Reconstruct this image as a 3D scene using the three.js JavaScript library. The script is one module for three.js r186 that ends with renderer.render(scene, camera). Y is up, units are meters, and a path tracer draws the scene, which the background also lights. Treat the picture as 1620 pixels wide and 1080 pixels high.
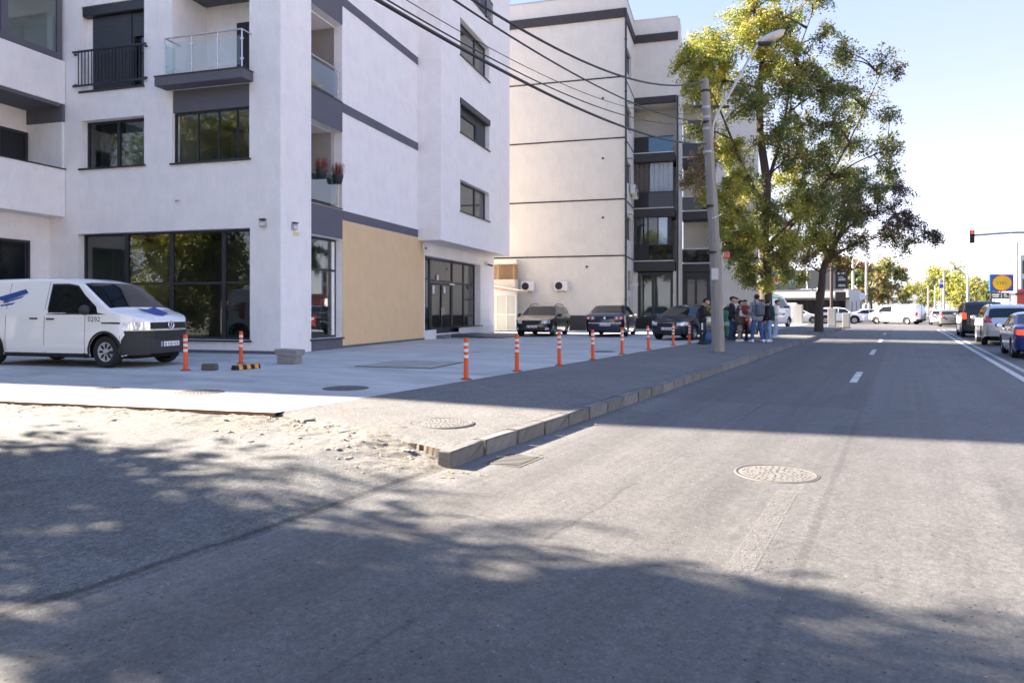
import * as THREE from 'three';
import { mergeGeometries, mergeVertices, toCreasedNormals } from 'three/addons/utils/BufferGeometryUtils.js';
import { RoundedBoxGeometry } from 'three/addons/geometries/RoundedBoxGeometry.js';
import { MarchingCubes } from 'three/addons/objects/MarchingCubes.js';

// ---------- camera, sky, sun, exposure ----------
const scene = new THREE.Scene();
const FPX = 1150;
const camera = new THREE.PerspectiveCamera(2 * Math.atan(540 / FPX) * 180 / Math.PI, 1.5, 0.1, 1500);
camera.position.set(0, 1.5, 0);
camera.lookAt(0, 1.5, -10);
camera.setViewOffset(1620, 1080, 0, 52, 1620, 1080);   // rising-front lens: verticals stay vertical
camera.focus = 8; camera.userData.fStop = 3.2;
const renderer = new THREE.WebGLRenderer({ antialias: true });
renderer.toneMapping = THREE.LinearToneMapping;
renderer.toneMappingExposure = 6.6;
renderer.shadowMap.enabled = true;
const SUN = new THREE.Vector3(-0.791, 0.5, -0.352).normalize();
{
  const w = 512, h = 256, d = new Float32Array(w * h * 4);
  for (let j = 0; j < h; j++) for (let i = 0; i < w; i++) {
    const el = ((j + .5) / h - .5) * Math.PI, az = ((i + .5) / w - .5) * 2 * Math.PI;
    const v = [Math.cos(el) * Math.cos(az), Math.sin(el), Math.cos(el) * Math.sin(az)];
    const cs = Math.max(0, v[0] * SUN.x + v[1] * SUN.y + v[2] * SUN.z);
    const t = Math.pow(Math.max(0, v[1]), .62), k = Math.min(1, t * 1.15);
    const hz = .22 * Math.exp(-Math.max(0, el) / .10), g = hz + .05 * Math.pow(cs, 6) + .10 * Math.pow(cs, 60);
    const lo = [.162, .165, .206], hi = [.058, .098, .200];
    const o = (j * w + i) * 4;
    for (let c = 0; c < 3; c++) d[o + c] = v[1] < 0 ? [.10, .10, .10][c] : lo[c] + (hi[c] - lo[c]) * k + g * [1, .95, .85][c];
    d[o + 3] = 1;
  }
  const sky = new THREE.DataTexture(d, w, h, THREE.RGBAFormat, THREE.FloatType);
  sky.mapping = THREE.EquirectangularReflectionMapping; sky.magFilter = THREE.LinearFilter; sky.needsUpdate = true;
  scene.background = sky; scene.environment = sky;
}
const sun = new THREE.DirectionalLight(0xfff0dc, 5);
sun.position.copy(SUN).multiplyScalar(150); scene.add(sun, sun.target);
sun.castShadow = true; sun.shadow.radius = 1; sun.shadow.mapSize.set(4096, 4096);
Object.assign(sun.shadow.camera, { left: -90, right: 90, top: 90, bottom: -90, near: 1, far: 400 });

// ---------- helpers ----------
function rng(s) { return () => { s |= 0; s = s + 0x6D2B79F5 | 0; let t = Math.imul(s ^ s >>> 15, 1 | s); t = t + Math.imul(t ^ t >>> 7, 61 | t) ^ t; return ((t ^ t >>> 14) >>> 0) / 4294967296; }; }
const V = (x, y, z) => new THREE.Vector3(x, y, z);
const lerp = (a, b, t) => a + (b - a) * t, clamp = (x, a = 0, b = 1) => Math.min(b, Math.max(a, x));
const sstep = (a, b, x) => { const t = clamp((x - a) / (b - a)); return t * t * (3 - 2 * t); };
function hash(i, j, s) { let h = Math.imul(i, 374761393) + Math.imul(j, 668265263) + Math.imul(s, 2147483647) | 0; h = Math.imul(h ^ h >>> 13, 1274126177); return ((h ^ h >>> 16) >>> 0) / 4294967296; }
function vnoise(x, y, s = 1, p = 0) {
  const i = Math.floor(x), j = Math.floor(y), f = x - i, g = y - j, u = f * f * (3 - 2 * f), v = g * g * (3 - 2 * g);
  const m = p ? (a => ((a % p) + p) % p) : (a => a);
  return lerp(lerp(hash(m(i), m(j), s), hash(m(i + 1), m(j), s), u), lerp(hash(m(i), m(j + 1), s), hash(m(i + 1), m(j + 1), s), u), v);
}
function vnp(x, y, s, px, py) { const i = Math.floor(x), j = Math.floor(y), f = x - i, g = y - j, u = f * f * (3 - 2 * f), v = g * g * (3 - 2 * g), a = i % px, b = (i + 1) % px, c = j % py, d = (j + 1) % py; return lerp(lerp(hash(a, c, s), hash(b, c, s), u), lerp(hash(a, d, s), hash(b, d, s), u), v); }
function fbm(x, y, s = 1, o = 4, p = 0) { let a = 0, w = .5, q = p; for (let k = 0; k < o; k++) { a += w * vnoise(x, y, s + k, q); x *= 2; y *= 2; q *= 2; w *= .5; } return a; }
function dtex(n, fn, srgb, rep = 1) {
  const d = new Uint8Array(n * n * 4);
  for (let j = 0; j < n; j++) for (let i = 0; i < n; i++) { const c = fn(i / n, j / n, i, j), o = (j * n + i) * 4; for (let k = 0; k < 3; k++) d[o + k] = clamp(Array.isArray(c) ? c[k] : c) * 255; d[o + 3] = 255; }
  const t = new THREE.DataTexture(d, n, n); t.wrapS = t.wrapT = THREE.RepeatWrapping; t.magFilter = THREE.LinearFilter; t.minFilter = THREE.LinearMipmapLinearFilter; t.generateMipmaps = true;
  if (srgb) t.colorSpace = THREE.SRGBColorSpace; t.repeat.set(rep, rep); t.needsUpdate = true; return t;
}
function ctex(w, h, draw) {
  const c = document.createElement('canvas'); c.width = w; c.height = h; draw(c.getContext('2d'), w, h);
  const t = new THREE.CanvasTexture(c); t.colorSpace = THREE.SRGBColorSpace; return t;
}
const lin = (r, g, b) => new THREE.Color().setRGB(r, g, b);
const mat = (c, rough = .8, extra = {}) => new THREE.MeshStandardMaterial({ color: Array.isArray(c) ? lin(...c) : c, roughness: rough, ...extra });
const phys = (c, rough, extra = {}) => new THREE.MeshPhysicalMaterial({ color: Array.isArray(c) ? lin(...c) : c, roughness: rough, ...extra });

const taken = {};
function numbered(n) { const k = taken[n] = (taken[n] ?? -1) + 1; return k ? n + '_' + String(k).padStart(3, '0') : n; }
function shade(o) { o.castShadow = true; o.receiveShadow = true; return o; }
function obj(name, geo, m, parent) {
  const g = Array.isArray(geo) ? merge(geo) : geo;
  const o = shade(new THREE.Mesh(g, m)); o.name = parent ? name : numbered(name); (parent || scene).add(o); return o;
}
function merge(list) {
  const l = list.filter(Boolean).map(g => { let q = g.index ? g.toNonIndexed() : g; for (const k of Object.keys(q.attributes)) if (!['position', 'normal', 'uv'].includes(k)) q.deleteAttribute(k); if (!q.attributes.normal) q.computeVertexNormals(); if (!q.attributes.uv) q.setAttribute('uv', new THREE.BufferAttribute(new Float32Array(q.attributes.position.count * 2), 2)); return q; });
  return l.length === 1 ? l[0] : mergeGeometries(l);
}
function thing(name, label, category, pos = [0, 0, 0], turn = 0, group) {
  const o = new THREE.Group(); o.name = numbered(name); scene.add(o); o.position.set(...pos); o.rotation.y = turn;
  o.userData = { label, category }; if (group) o.userData.group = group; return o;
}
function tag(o, label, category, group) { o.userData.label = label; o.userData.category = category; if (group) o.userData.group = group; return o; }
function struct(o) { o.userData.kind = 'structure'; return o; }
function copyOf(src, label, pos, turn = 0, group) {
  const r = src.clone(); r.name = numbered(src.name.replace(/_\d{3}$/, '')); scene.add(r); r.position.set(...pos); r.rotation.y = turn;
  r.userData = { label, category: src.userData.category }; if (group) r.userData.group = group; return r;
}
// box from min/max corners; uv in metres
function bx(x0, x1, y0, y1, z0, z1, bev = 0) {
  const g = bev ? new RoundedBoxGeometry(x1 - x0, y1 - y0, z1 - z0, 2, bev) : new THREE.BoxGeometry(x1 - x0, y1 - y0, z1 - z0);
  g.translate((x0 + x1) / 2, (y0 + y1) / 2, (z0 + z1) / 2); return bev ? g : boxuv(g);
}
function boxuv(g) {
  const q = g.index ? g.toNonIndexed() : g, p = q.attributes.position, n = q.attributes.normal, u = new Float32Array(p.count * 2);
  for (let i = 0; i < p.count; i++) { const ax = Math.abs(n.getX(i)), ay = Math.abs(n.getY(i)), az = Math.abs(n.getZ(i)); const a = ay > ax && ay > az ? [p.getX(i), p.getZ(i)] : ax > az ? [p.getZ(i), p.getY(i)] : [p.getX(i), p.getY(i)]; u[2 * i] = a[0]; u[2 * i + 1] = a[1]; }
  q.setAttribute('uv', new THREE.BufferAttribute(u, 2)); return q;
}
function cyl(r0, r1, a, b, n = 12, open = false) { // tapered cylinder from a to b (arrays)
  const A = V(...a), B = V(...b), L = A.distanceTo(B), g = new THREE.CylinderGeometry(r1, r0, L, n, 1, open);
  g.applyQuaternion(new THREE.Quaternion().setFromUnitVectors(V(0, 1, 0), B.clone().sub(A).divideScalar(L))); g.translate(...A.add(B).multiplyScalar(.5).toArray()); return g;
}
function lathe(pts, n = 20) { return new THREE.LatheGeometry(pts.map(p => new THREE.Vector2(...p)), n); }
function tube(pts, r, n = 6, seg = 0) { return new THREE.TubeGeometry(new THREE.CatmullRomCurve3(pts.map(p => V(...p))), seg || pts.length * 6, r, n, false); }
function poly(pts, depth, bevel = 0) { const s = new THREE.Shape(pts.map(p => new THREE.Vector2(...p))); return new THREE.ExtrudeGeometry(s, { depth, bevelEnabled: bevel > 0, bevelSize: bevel, bevelThickness: bevel, bevelSegments: 2, curveSegments: 8 }); }
function wallShape(outer, holes, th) {
  const s = new THREE.Shape(outer.map(p => new THREE.Vector2(...p)));
  for (const [a, b, c, d] of holes) { const h = new THREE.Path(); h.moveTo(a, c); h.lineTo(a, d); h.lineTo(b, d); h.lineTo(b, c); h.closePath(); s.holes.push(h); }
  const g = new THREE.ExtrudeGeometry(s, { depth: th, bevelEnabled: false }); g.translate(0, 0, -th); return g;
}
const rect = (a, b, c, d) => [[a, c], [b, c], [b, d], [a, d]];
// the two axes of the place: the block of flats (16.5 deg) and the street (28.2 deg)
const AB = -16.5 * Math.PI / 180, AR = -28.2 * Math.PI / 180;
const CB = [-6.47, -20.3], CK = [-0.6, -6.8], LOT = .22;
const B = (x, z, y = LOT) => [CB[0] + x * Math.cos(AB) + z * Math.sin(AB), y, CB[1] - x * Math.sin(AB) + z * Math.cos(AB)];
const R = (x, f, y = 0) => [CK[0] + x * Math.cos(AR) - f * Math.sin(AR), y, CK[1] - x * Math.sin(AR) - f * Math.cos(AR)];

// ---------- surfaces ----------
const N = 512;
const speck = (u, v, s, n) => hash(Math.floor(u * n), Math.floor(v * n), s);
function asphaltTex(base, tint, amp, s) {
  return dtex(1024, (u, v, i, j) => {
    const a = hash(i >> 1, j >> 1, s), b = hash(i, j, s + 5), c = fbm(u * 12, v * 12, s + 9, 4, 12), d = fbm(u * 90, v * 90, s + 3, 2, 90);
    let k = base * (1 + amp * ((a - .5) * .5 + (b - .5) * .45 + (c - .47) * .35 + (d - .37) * .9));
    if (a > .988) k *= 1.22; if (b > .992) k *= .6;
    k *= 1 + amp * .5 * (vnp(u * 210, v * 210, s + 21, 210, 210) - .5);                                   // stones about a centimetre across
    const cx = Math.floor(u * 64), cy = Math.floor(v * 64), q = hash(cx, cy, s + 31); if (q > .72) { const dx = u * 64 - cx - .2 - .6 * hash(cx, cy, s + 32), dy = v * 64 - cy - .2 - .6 * hash(cx, cy, s + 33), rr = .05 + .16 * Math.pow(hash(cx, cy, s + 34), 3); if (dx * dx + dy * dy < rr * rr) k *= q > .93 ? 1.4 : .45; }   // pits and pale chips
    return [k * tint[0], k * tint[1], k * tint[2]];
  }, true);
}
const asphaltBump = dtex(1024, (u, v, i, j) => .35 + .3 * fbm(u * 160, v * 160, 41, 2, 160) + .25 * hash(i >> 1, j >> 1, 43) + .1 * hash(i, j, 44));
const rep = (t, r) => { const c = t.clone(); c.repeat.set(r, r); c.needsUpdate = true; return c; };
const roadTex = asphaltTex(.35, [1.0, .99, .985], .34, 101), oldTex = asphaltTex(.38, [1.0, 1, .995], .5, 151);
const concTex = dtex(1024, (u, v, i, j) => { const c = .5 * vnp(u * 5, v * 14, 201, 5, 14) + .3 * vnp(u * 12, v * 31, 203, 12, 31) + .2 * vnp(u * 30, v * 60, 205, 30, 60), d = fbm(u * 40, v * 40, 209, 3, 40), e = hash(i, j, 5); const k = .70 * (1 + .20 * (c - .47) + .12 * (d - .43) + .05 * (e - .5)); return [k, k * .99, k * .965]; }, true);
const stuccoTex = dtex(1024, (u, v, i, j) => { const s = .5 * vnp(u * 170, v * 10, 301, 170, 10) + .3 * vnp(u * 340, v * 26, 302, 340, 26) + .2 * vnp(u * 90, v * 5, 303, 90, 5), t = fbm(u * 3, v * 3, 311, 5, 3), w = vnp(u * 36, v * 3, 331, 36, 3), e = hash(i, j >> 2, 7); const k = 1.03 - .045 * s - .10 * Math.abs(t - .47) - .02 * e - .014 * w; return [k, k, k]; }, true);
const stuccoBump = dtex(512, (u, v, i, j) => .5 * vnp(u * 150, v * 12, 303, 150, 12) + .25 * hash(i, j >> 2, 9) + .25 * hash(i, j, 19));
const M = {
  road: mat('#ffffff', .7, { map: rep(roadTex, 1 / 2.6), bumpMap: rep(asphaltBump, 1 / 1.3), bumpScale: .0035, vertexColors: true }),
  old: mat('#ffffff', .9, { map: rep(oldTex, 1 / 2.9), bumpMap: rep(asphaltBump, 1 / 1.6), bumpScale: .005, vertexColors: true }),
  walk: mat('#ffffff', .88, { map: rep(oldTex, 1 / 2.2), bumpMap: rep(asphaltBump, 1 / 1.2), bumpScale: .004, vertexColors: true }),
  conc: mat('#ffffff', .8, { map: rep(concTex, 1 / 5), bumpMap: rep(asphaltBump, 1 / 1.7), bumpScale: .003, vertexColors: true }),
  kerb: mat([.35, .352, .362], .9, { map: rep(concTex, 1.1), bumpMap: rep(asphaltBump, 2), bumpScale: .004 }),
  earth: mat([.95, .80, .62], 1, { map: rep(oldTex, .3) }),
  paint: mat([.72, .71, .68], .7),
  stucco: mat([.93, .89, .865], .93, { map: rep(stuccoTex, .5), bumpMap: rep(stuccoBump, .8), bumpScale: .009 }),
  stucco2: mat([.76, .715, .645], .93, { map: rep(stuccoTex, .35), bumpMap: rep(stuccoBump, .8), bumpScale: .006 }),
  beige: mat([.78, .55, .31], .93, { map: rep(stuccoTex, .5), bumpMap: rep(stuccoBump, .8), bumpScale: .007 }),
  greyp: mat([.125, .125, .15], .9, { map: rep(stuccoTex, .5), bumpMap: rep(stuccoBump, .8), bumpScale: .005 }),
  brownp: mat([.055, .05, .052], .8, { map: rep(stuccoTex, .5) }),
  frame: mat([.022, .025, .032], .45), frameL: mat([.055, .06, .068], .5), white: mat([.74, .74, .73], .5), steel: mat([.55, .56, .57], .3, { metalness: .9 }),
  black: mat([.012, .012, .014], .5), rubber: mat([.018, .018, .019], .85), dark: mat([.04, .04, .045], .9), interior: mat([.12, .115, .11], .95), plaster: mat([.36, .35, .33], .95),
  glass: phys([.62, .68, .68], .02, { transmission: 1, thickness: 0, ior: 1.7 }),
  clear: phys([.90, .95, .94], .03, { transmission: 1, thickness: 0, ior: 1.5 }),
  carglass: phys([.010, .013, .016], .03, { ior: 1.5 }),
  orange: mat([.75, .10, .015], .5), orangeB: mat([.42, .055, .012], .65), reflect: mat([.72, .72, .70], .35),
  iron: mat([.16, .145, .13], .75, { metalness: .35 }), ironDust: mat([.135, .13, .125], .9), pit: mat([.03, .028, .026], .9),
  curtain: phys([.62, .66, .70], .95, { transmission: .25, thickness: 0, side: THREE.DoubleSide }),
  blind: mat([.05, .056, .066], .6), pole: mat([.60, .58, .55], .92, { map: rep(concTex, .8), bumpMap: rep(asphaltBump, 1.2), bumpScale: .008 }),
  lampgrey: mat([.42, .43, .44], .45, { metalness: .4 }), tail: phys([.42, .012, .012], .15, { clearcoat: 1 }), lit: phys([.6, .02, .015], .2, { emissive: lin(1, .06, .02), emissiveIntensity: .35 }),
  lamp: phys([.68, .70, .72], .08, { clearcoat: 1, metalness: .3 }), chrome: mat([.75, .75, .76], .12, { metalness: 1 }), rim: mat([.45, .46, .47], .35, { metalness: .7 }), amber: mat([.6, .2, .02], .3),
};
// ---------- ground ----------
function sheet(xs, fs, yfn, cfn, skirt) {  // grid in the street frame, uv in metres
  const nx = xs.length, nf = fs.length, p = [], u = [], c = [], ix = [];
  for (let j = 0; j < nf; j++) for (let i = 0; i < nx; i++) {
    const q = typeof xs[i] === 'number' ? xs[i] : xs[i], r = fs[j], w = R(q, r, yfn(q, r)); p.push(...w); u.push(q, r); const k = cfn ? cfn(q, r) : 1; c.push(...(Array.isArray(k) ? k : [k, k, k]));
  }
  for (let j = 0; j < nf - 1; j++) for (let i = 0; i < nx - 1; i++) { const a = j * nx + i, b = a + 1, d = a + nx, e = d + 1; ix.push(a, b, e, a, e, d); }
  const g = new THREE.BufferGeometry(); g.setAttribute('position', new THREE.Float32BufferAttribute(p, 3)); g.setAttribute('uv', new THREE.Float32BufferAttribute(u, 2)); g.setAttribute('color', new THREE.Float32BufferAttribute(c, 3)); g.setIndex(ix); g.computeVertexNormals(); return g;
}
const span = (a, b, n) => Array.from({ length: n + 1 }, (_, i) => a + (b - a) * i / n);
const stain = (x, f, s, sc, amp) => 1 + amp * (fbm(x * sc, f * sc, s, 4) - .47) * 2;
{
  const gg = new THREE.PlaneGeometry(1400, 1400); gg.rotateX(-Math.PI / 2); const uv = gg.attributes.uv; for (let i = 0; i < uv.count; i++) uv.setXY(i, uv.getX(i) * 1400, uv.getY(i) * 1400);
  const g = struct(obj('ground', gg, M.earth)); g.position.y = -.06;
  // main street: tyre-polished bands and dust run along it
  const col = (x, f) => {
    let k = stain(x, f * .2, 401, 1.1, .07) * stain(x, f, 411, .35, .08);
    k *= 1 + .13 * (vnoise(x * 9, f * .12, 421) - .5) + .16 * (vnoise(x * 26, f * .10, 425) - .5);
    const seam = Math.abs(x - 3.22) < .03 ? .8 : 1; const dusty = Math.exp(-Math.pow(x / .45, 2)) * .35 * (.5 + fbm(x * 3, f * 2, 431, 3)); k *= seam * (1 + dusty);
    if (f > 6.2 && x < 3.2) k *= .8;
    k *= 1 - .30 * sstep(.70, .78, fbm(x * 7, f * 7, 451, 3)) - .12 * sstep(.58, .66, fbm(x * 1.6, f * .5, 457, 4));      // oil drips, patched areas
    for (const [tx, tw, td] of [[.85, .22, .10], [2.35, .2, .08], [3.75, .22, .09], [5.3, .2, .09]]) k *= 1 - td * Math.exp(-Math.pow((x - tx) / tw, 2)) * (.5 + vnoise(x * 11, f * .2, 463));   // rubber on the wheel tracks
    if (Math.abs(x - 1.72 - .25 * (fbm(f * .7, 1.5, 467, 4) - .47) - .02 * f) < .012 && vnoise(f * 1.3, 9, 469) > .52) k *= .68;
    return [k * 1.0, k * .995, k * .985];
  };
  const xsA = [...span(.0, 6.6, 330), ...span(6.65, 13, 60)], fsA = [...span(-14, -6, 20), ...span(-5.9, 10, 240), ...span(10.2, 14, 20), ...span(14.5, 56, 90)];
  struct(obj('road', sheet(xsA, fsA, () => 0, col), M.road));
  struct(obj('cross_street', sheet(span(-70, 60, 60), span(56.004, 80, 12), () => 0, (x, f) => stain(x, f, 441, .2, .15)), M.road));
  struct(obj('far_road', sheet(span(0, 13, 4), span(80.004, 420, 20), () => 0, () => 1), M.road));
  // side street: patched, dusty asphalt that climbs to the slab edge and crumbles against it
  const edgeF = x => x > -2.9 ? lerp(.06, .8, clamp(-x / 2.9)) : lerp(.8, -.25, clamp((-x - 2.9) / 4.6)) ;
  const hgt = (x, f) => {
    const e = edgeF(x) - f, rise = sstep(3.2, .05, e) * clamp(-x * .9) * .175, near = sstep(1.25, .1, e) * sstep(.02, .35, -x + .1);
    const lump = near * ((fbm(x * 5, f * 5, 501, 4) - .45) * .06 + (vnoise(x * 19, f * 19, 507) - .5) * .026);
    return rise + lump + (fbm(x * .8, f * .8, 511, 3) - .45) * .03 * clamp(-x) - .002;
  };
  const xsB = [...span(-40, -9, 40), ...span(-8.8, -.0, 260)], fsB = [...span(-40, -8, 30), ...span(-7.8, -1.6, 110), ...span(-1.55, 1.0, 90)];
  const dirt = (x, f) => {
    const e = edgeF(x) - f, near = sstep(1.15, .15, e + (fbm(x * 2.2, f * 2.2, 521, 4) - .45) * 1.6), k = stain(x, f, 531, .7, .25) * stain(x, f, 541, 3, .12);
    const crack = Math.abs(x + .1 + .12 * (fbm(f * 1.1, 3, 551, 3) - .45)) < .035 && f < -.3 ? .45 : 1;
    return [k * crack * lerp(.97, 1.25, near), k * crack * lerp(.98, 1.15, near), k * crack * lerp(1, 1.0, near)];
  };
  struct(obj('side_street', sheet(xsB, fsB, hgt, dirt), M.old));
  // pavement with a broken near end
  const walkY = (x) => lerp(.225, .155, clamp((x + 3.05) / 2.9));
  const rag = x => edgeF(x) + .05 + .09 * (fbm(x * 4, 7, 561, 4) - .3) + .03 * vnoise(x * 21, 2, 571);
  {
    const xs = span(-3.05, -.15, 110), g = []; const top = sheet(xs, span(0, 1, 160), () => 0, () => 1);
    const p = top.attributes.position, u = top.attributes.uv, c = top.attributes.color, n = xs.length;
    for (let k = 0; k < p.count; k++) {
      const x = xs[k % n], t = Math.floor(k / n) / 160, f0 = rag(x), f = f0 + (53 - f0) * Math.pow(t, 2.2), wob = (fbm(x * 2.5, f * 2.5, 581, 3) - .45) * .012 * Math.exp(-f * .3);
      p.setXYZ(k, ...R(x, f, walkY(x) + wob - .03 * Math.exp(-Math.pow((f - f0) / .08, 2)))); u.setXY(k, x, f); const s = stain(x, f, 591, 1.1, .16) * stain(x, f, 597, .3, .12); c.setXYZ(k, s * .98, s * .965, s * .95);
    }
    top.computeVertexNormals(); struct(obj('pavement', top, M.walk));
    const sk = []; for (let i = 0; i < n - 1; i++) { const a = xs[i], b = xs[i + 1], y0 = walkY(a) - .028, y1 = walkY(b) - .028; const q = [R(a, rag(a), y0), R(b, rag(b), y1), R(b, rag(b) - .03 - .02 * vnoise(b * 6, 1, 3), -.02), R(a, rag(a) - .03 - .02 * vnoise(a * 6, 1, 3), -.02)]; sk.push(...q[0], ...q[2], ...q[1], ...q[0], ...q[3], ...q[2]); }
    const sg = new THREE.BufferGeometry(); sg.setAttribute('position', new THREE.Float32BufferAttribute(sk, 3)); sg.setAttribute('uv', new THREE.Float32BufferAttribute(Array.from({ length: sk.length / 3 }, (_, i) => [sk[i * 3] * 1.3, sk[i * 3 + 1] * 3 + sk[i * 3 + 2]]).flat(), 2)); sg.computeVertexNormals();
    struct(obj('pavement_edge', sg, M.earth));
  }
  // forecourt slab of pale concrete with a sawn edge, poured in bays
  const lotEdge = x => edgeF(x) + .02 + .05 * (fbm(x * 1.3, 4, 601, 3) - .45);
  {
    const xs = [...span(-46, -12, 24), ...span(-11.8, -3.055, 150)], n = xs.length, m = 150, top = sheet(xs, span(0, 1, m), () => 0, () => 1), p = top.attributes.position, u = top.attributes.uv, c = top.attributes.color;
    for (let k = 0; k < p.count; k++) {
      const x = xs[k % n], t = Math.floor(k / n) / m, f0 = lotEdge(x), f = f0 + (60 - f0) * Math.pow(t, 1.8);
      p.setXYZ(k, ...R(x, f, LOT)); u.setXY(k, x * .6, f); let s = stain(x, f, 611, .8, .10) * stain(x, f * 3, 617, .5, .09) * (1 - .20 * sstep(.55, .75, fbm(x * .9, f * .9, 631, 4)));
      c.setXYZ(k, s * .93, s * .935, s * .94);
    }
    top.computeVertexNormals(); struct(obj('forecourt', top, M.conc));
    const sk = []; for (let i = 0; i < n - 1; i++) { const a = xs[i], b = xs[i + 1], q = [R(a, lotEdge(a), LOT), R(b, lotEdge(b), LOT), R(b, lotEdge(b) - .01, -.05), R(a, lotEdge(a) - .01, -.05)]; sk.push(...q[0], ...q[2], ...q[1], ...q[0], ...q[3], ...q[2]); }
    const sg = new THREE.BufferGeometry(); sg.setAttribute('position', new THREE.Float32BufferAttribute(sk, 3)); sg.computeVertexNormals(); struct(obj('forecourt_edge', sg, mat([.22, .12, .07], 1)));
  }
  // kerb stones
  const kb = new THREE.Group(); kb.name = 'kerb'; kb.userData.kind = 'structure'; scene.add(kb); kb.position.set(...R(0, 0)); kb.rotation.y = AR;
  const r = rng(5), ks = []; for (let v = 0; v < 3; v++) { const g = new RoundedBoxGeometry(.15, .30, .685 - v * .006, 2, .014), p = g.attributes.position, u = g.attributes.uv; for (let i = 0; i < p.count; i++) { p.setXYZ(i, p.getX(i) + (r() - .5) * .004, p.getY(i) + (r() - .5) * .005, p.getZ(i)); u.setXY(i, p.getX(i) + p.getY(i) + v, p.getZ(i) + p.getY(i)); } g.computeVertexNormals(); ks.push(g); }
  const kms = [.9, 1, 1.12].map(k => { const m = M.kerb.clone(); m.color.multiplyScalar(k); return m; });
  for (let i = 0; i < 73; i++) { const s = obj('kerb_stone', ks[i % 3], kms[Math.floor(r() * 3)], kb); s.position.set(-.078 + (r() - .5) * .008, .005 + (r() - .5) * .008, -.36 - i * .7); s.rotation.y = (r() - .5) * .008 + (i ? 0 : .07); }
  const re = new THREE.Group(); re.name = 'broken_kerb'; re.userData.kind = 'structure'; scene.add(re); re.position.set(...R(0, 0)); re.rotation.y = AR;
  [[-2.62, .78, .52, .02], [-2.10, .60, .40, .0], [-1.70, .44, .34, -.01]].forEach(([x, f, l, dy], i) => { const g = new RoundedBoxGeometry(l, .26, .16, 2, .02), s = obj('kerb_stone', g, kms[i], re); s.position.set(x, .06 + dy, -f + .03); s.rotation.set(.04 * i, -.30 - .05 * i, .03 * (i - 1)); });
  // loose rubble along the broken edges
  const rr = rng(77), ro = [], rg = [0, 1, 2].map(v => { const g = new THREE.IcosahedronGeometry(1, 1), p = g.attributes.position; for (let i = 0; i < p.count; i++) { const k = .75 + .5 * hash(Math.round(p.getX(i) * 50), Math.round(p.getY(i) * 50 + p.getZ(i) * 31), v); p.setXYZ(i, p.getX(i) * k, p.getY(i) * k * .6, p.getZ(i) * k); } g.computeVertexNormals(); return g; });
  for (let i = 0; i < 420; i++) { const x = -.05 - Math.pow(rr(), .8) * (i % 3 ? 3 : 9), e = Math.pow(rr(), 2.2) * 1.1, f = edgeF(x) - .02 - e, s = .004 + .016 * Math.pow(rr(), 6); const g = rg[i % 3].clone(); g.scale(s * (1 + rr()), s, s * (1 + rr() * .6)); g.rotateY(rr() * 6); g.translate(...R(x, f, hgt(x, f) + s * .3)); ro.push(g); }
  const rb = obj('rubble', merge(ro), mat([.34, .30, .255], 1)); rb.userData = { kind: 'stuff', label: 'loose gravel and dirt crumbs along the broken pavement edge', category: 'gravel' };
  const lo = [], lr = rng(88); for (let i = 0; i < 26; i++) { const x = lr() < .6 ? -.1 - lr() * 2.4 : .05 + lr() * .5, f = lr() < .6 ? edgeF(Math.min(x, 0)) - lr() * .4 : lr() * 9 - .5, s = .014 + .014 * lr(); const g = new THREE.PlaneGeometry(s * 2, s, 2, 1); g.rotateX(-Math.PI / 2); g.attributes.position.setY(1, .01); g.attributes.position.setY(4, .012); g.rotateY(lr() * 6); g.translate(...R(x, f, (x < 0 ? hgt(x, f) : 0) + .008)); lo.push(g); }
  const lv = obj('leaf_litter', merge(lo), mat([.24, .17, .08], .9, { side: THREE.DoubleSide })); lv.userData = { kind: 'stuff', label: 'dry fallen leaves lying near the kerb end', category: 'leaves' };
}
// ---------- road markings ----------
const wearTex = (thr, s) => dtex(256, (u, v, i, j) => { const a = .5 * fbm(u * 40, v * 40, s, 3, 40) + .24 + .5 * (hash(i, j, s) - .5) + .25 * (fbm(u * 3, v * 3, s + 5, 3, 3) - .45); return a > thr ? 1 : 0; });
{
  const line = (name, x, w, f0, f1, thr, s) => {
    const g = sheet([x - w / 2, x + w / 2], span(f0, f1, Math.max(2, Math.round((f1 - f0) / 3))), () => .005); g.deleteAttribute('color');
    const t = wearTex(thr, s); t.repeat.set(thr > .5 ? 2.3 : .9, thr > .5 ? 2.3 : .9); struct(obj(name, g, mat(thr > .5 ? [.20, .196, .19] : [.66, .65, .61], .8, { alphaMap: t, transparent: true })));
  };
  [[10.5, 13.3], [20.6, 24], [30.8, 34], [41, 44.2]].forEach(([a, b], i) => line('lane_dash', 2.88, .14, a, b, .36, 700 + i));
  line('lane_dash', 2.92, .16, -3.4, .62, .57, 720); line('lane_dash', 3.02, .03, -3.6, 9, .66, 721);
  line('centre_line', 6.02, .15, -12, 54, .34, 730); line('centre_line', 6.33, .12, -12, 54, .40, 731); line('stop_line', 9.6, 6.0, 53.6, 54.1, .4, 735);
}
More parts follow.
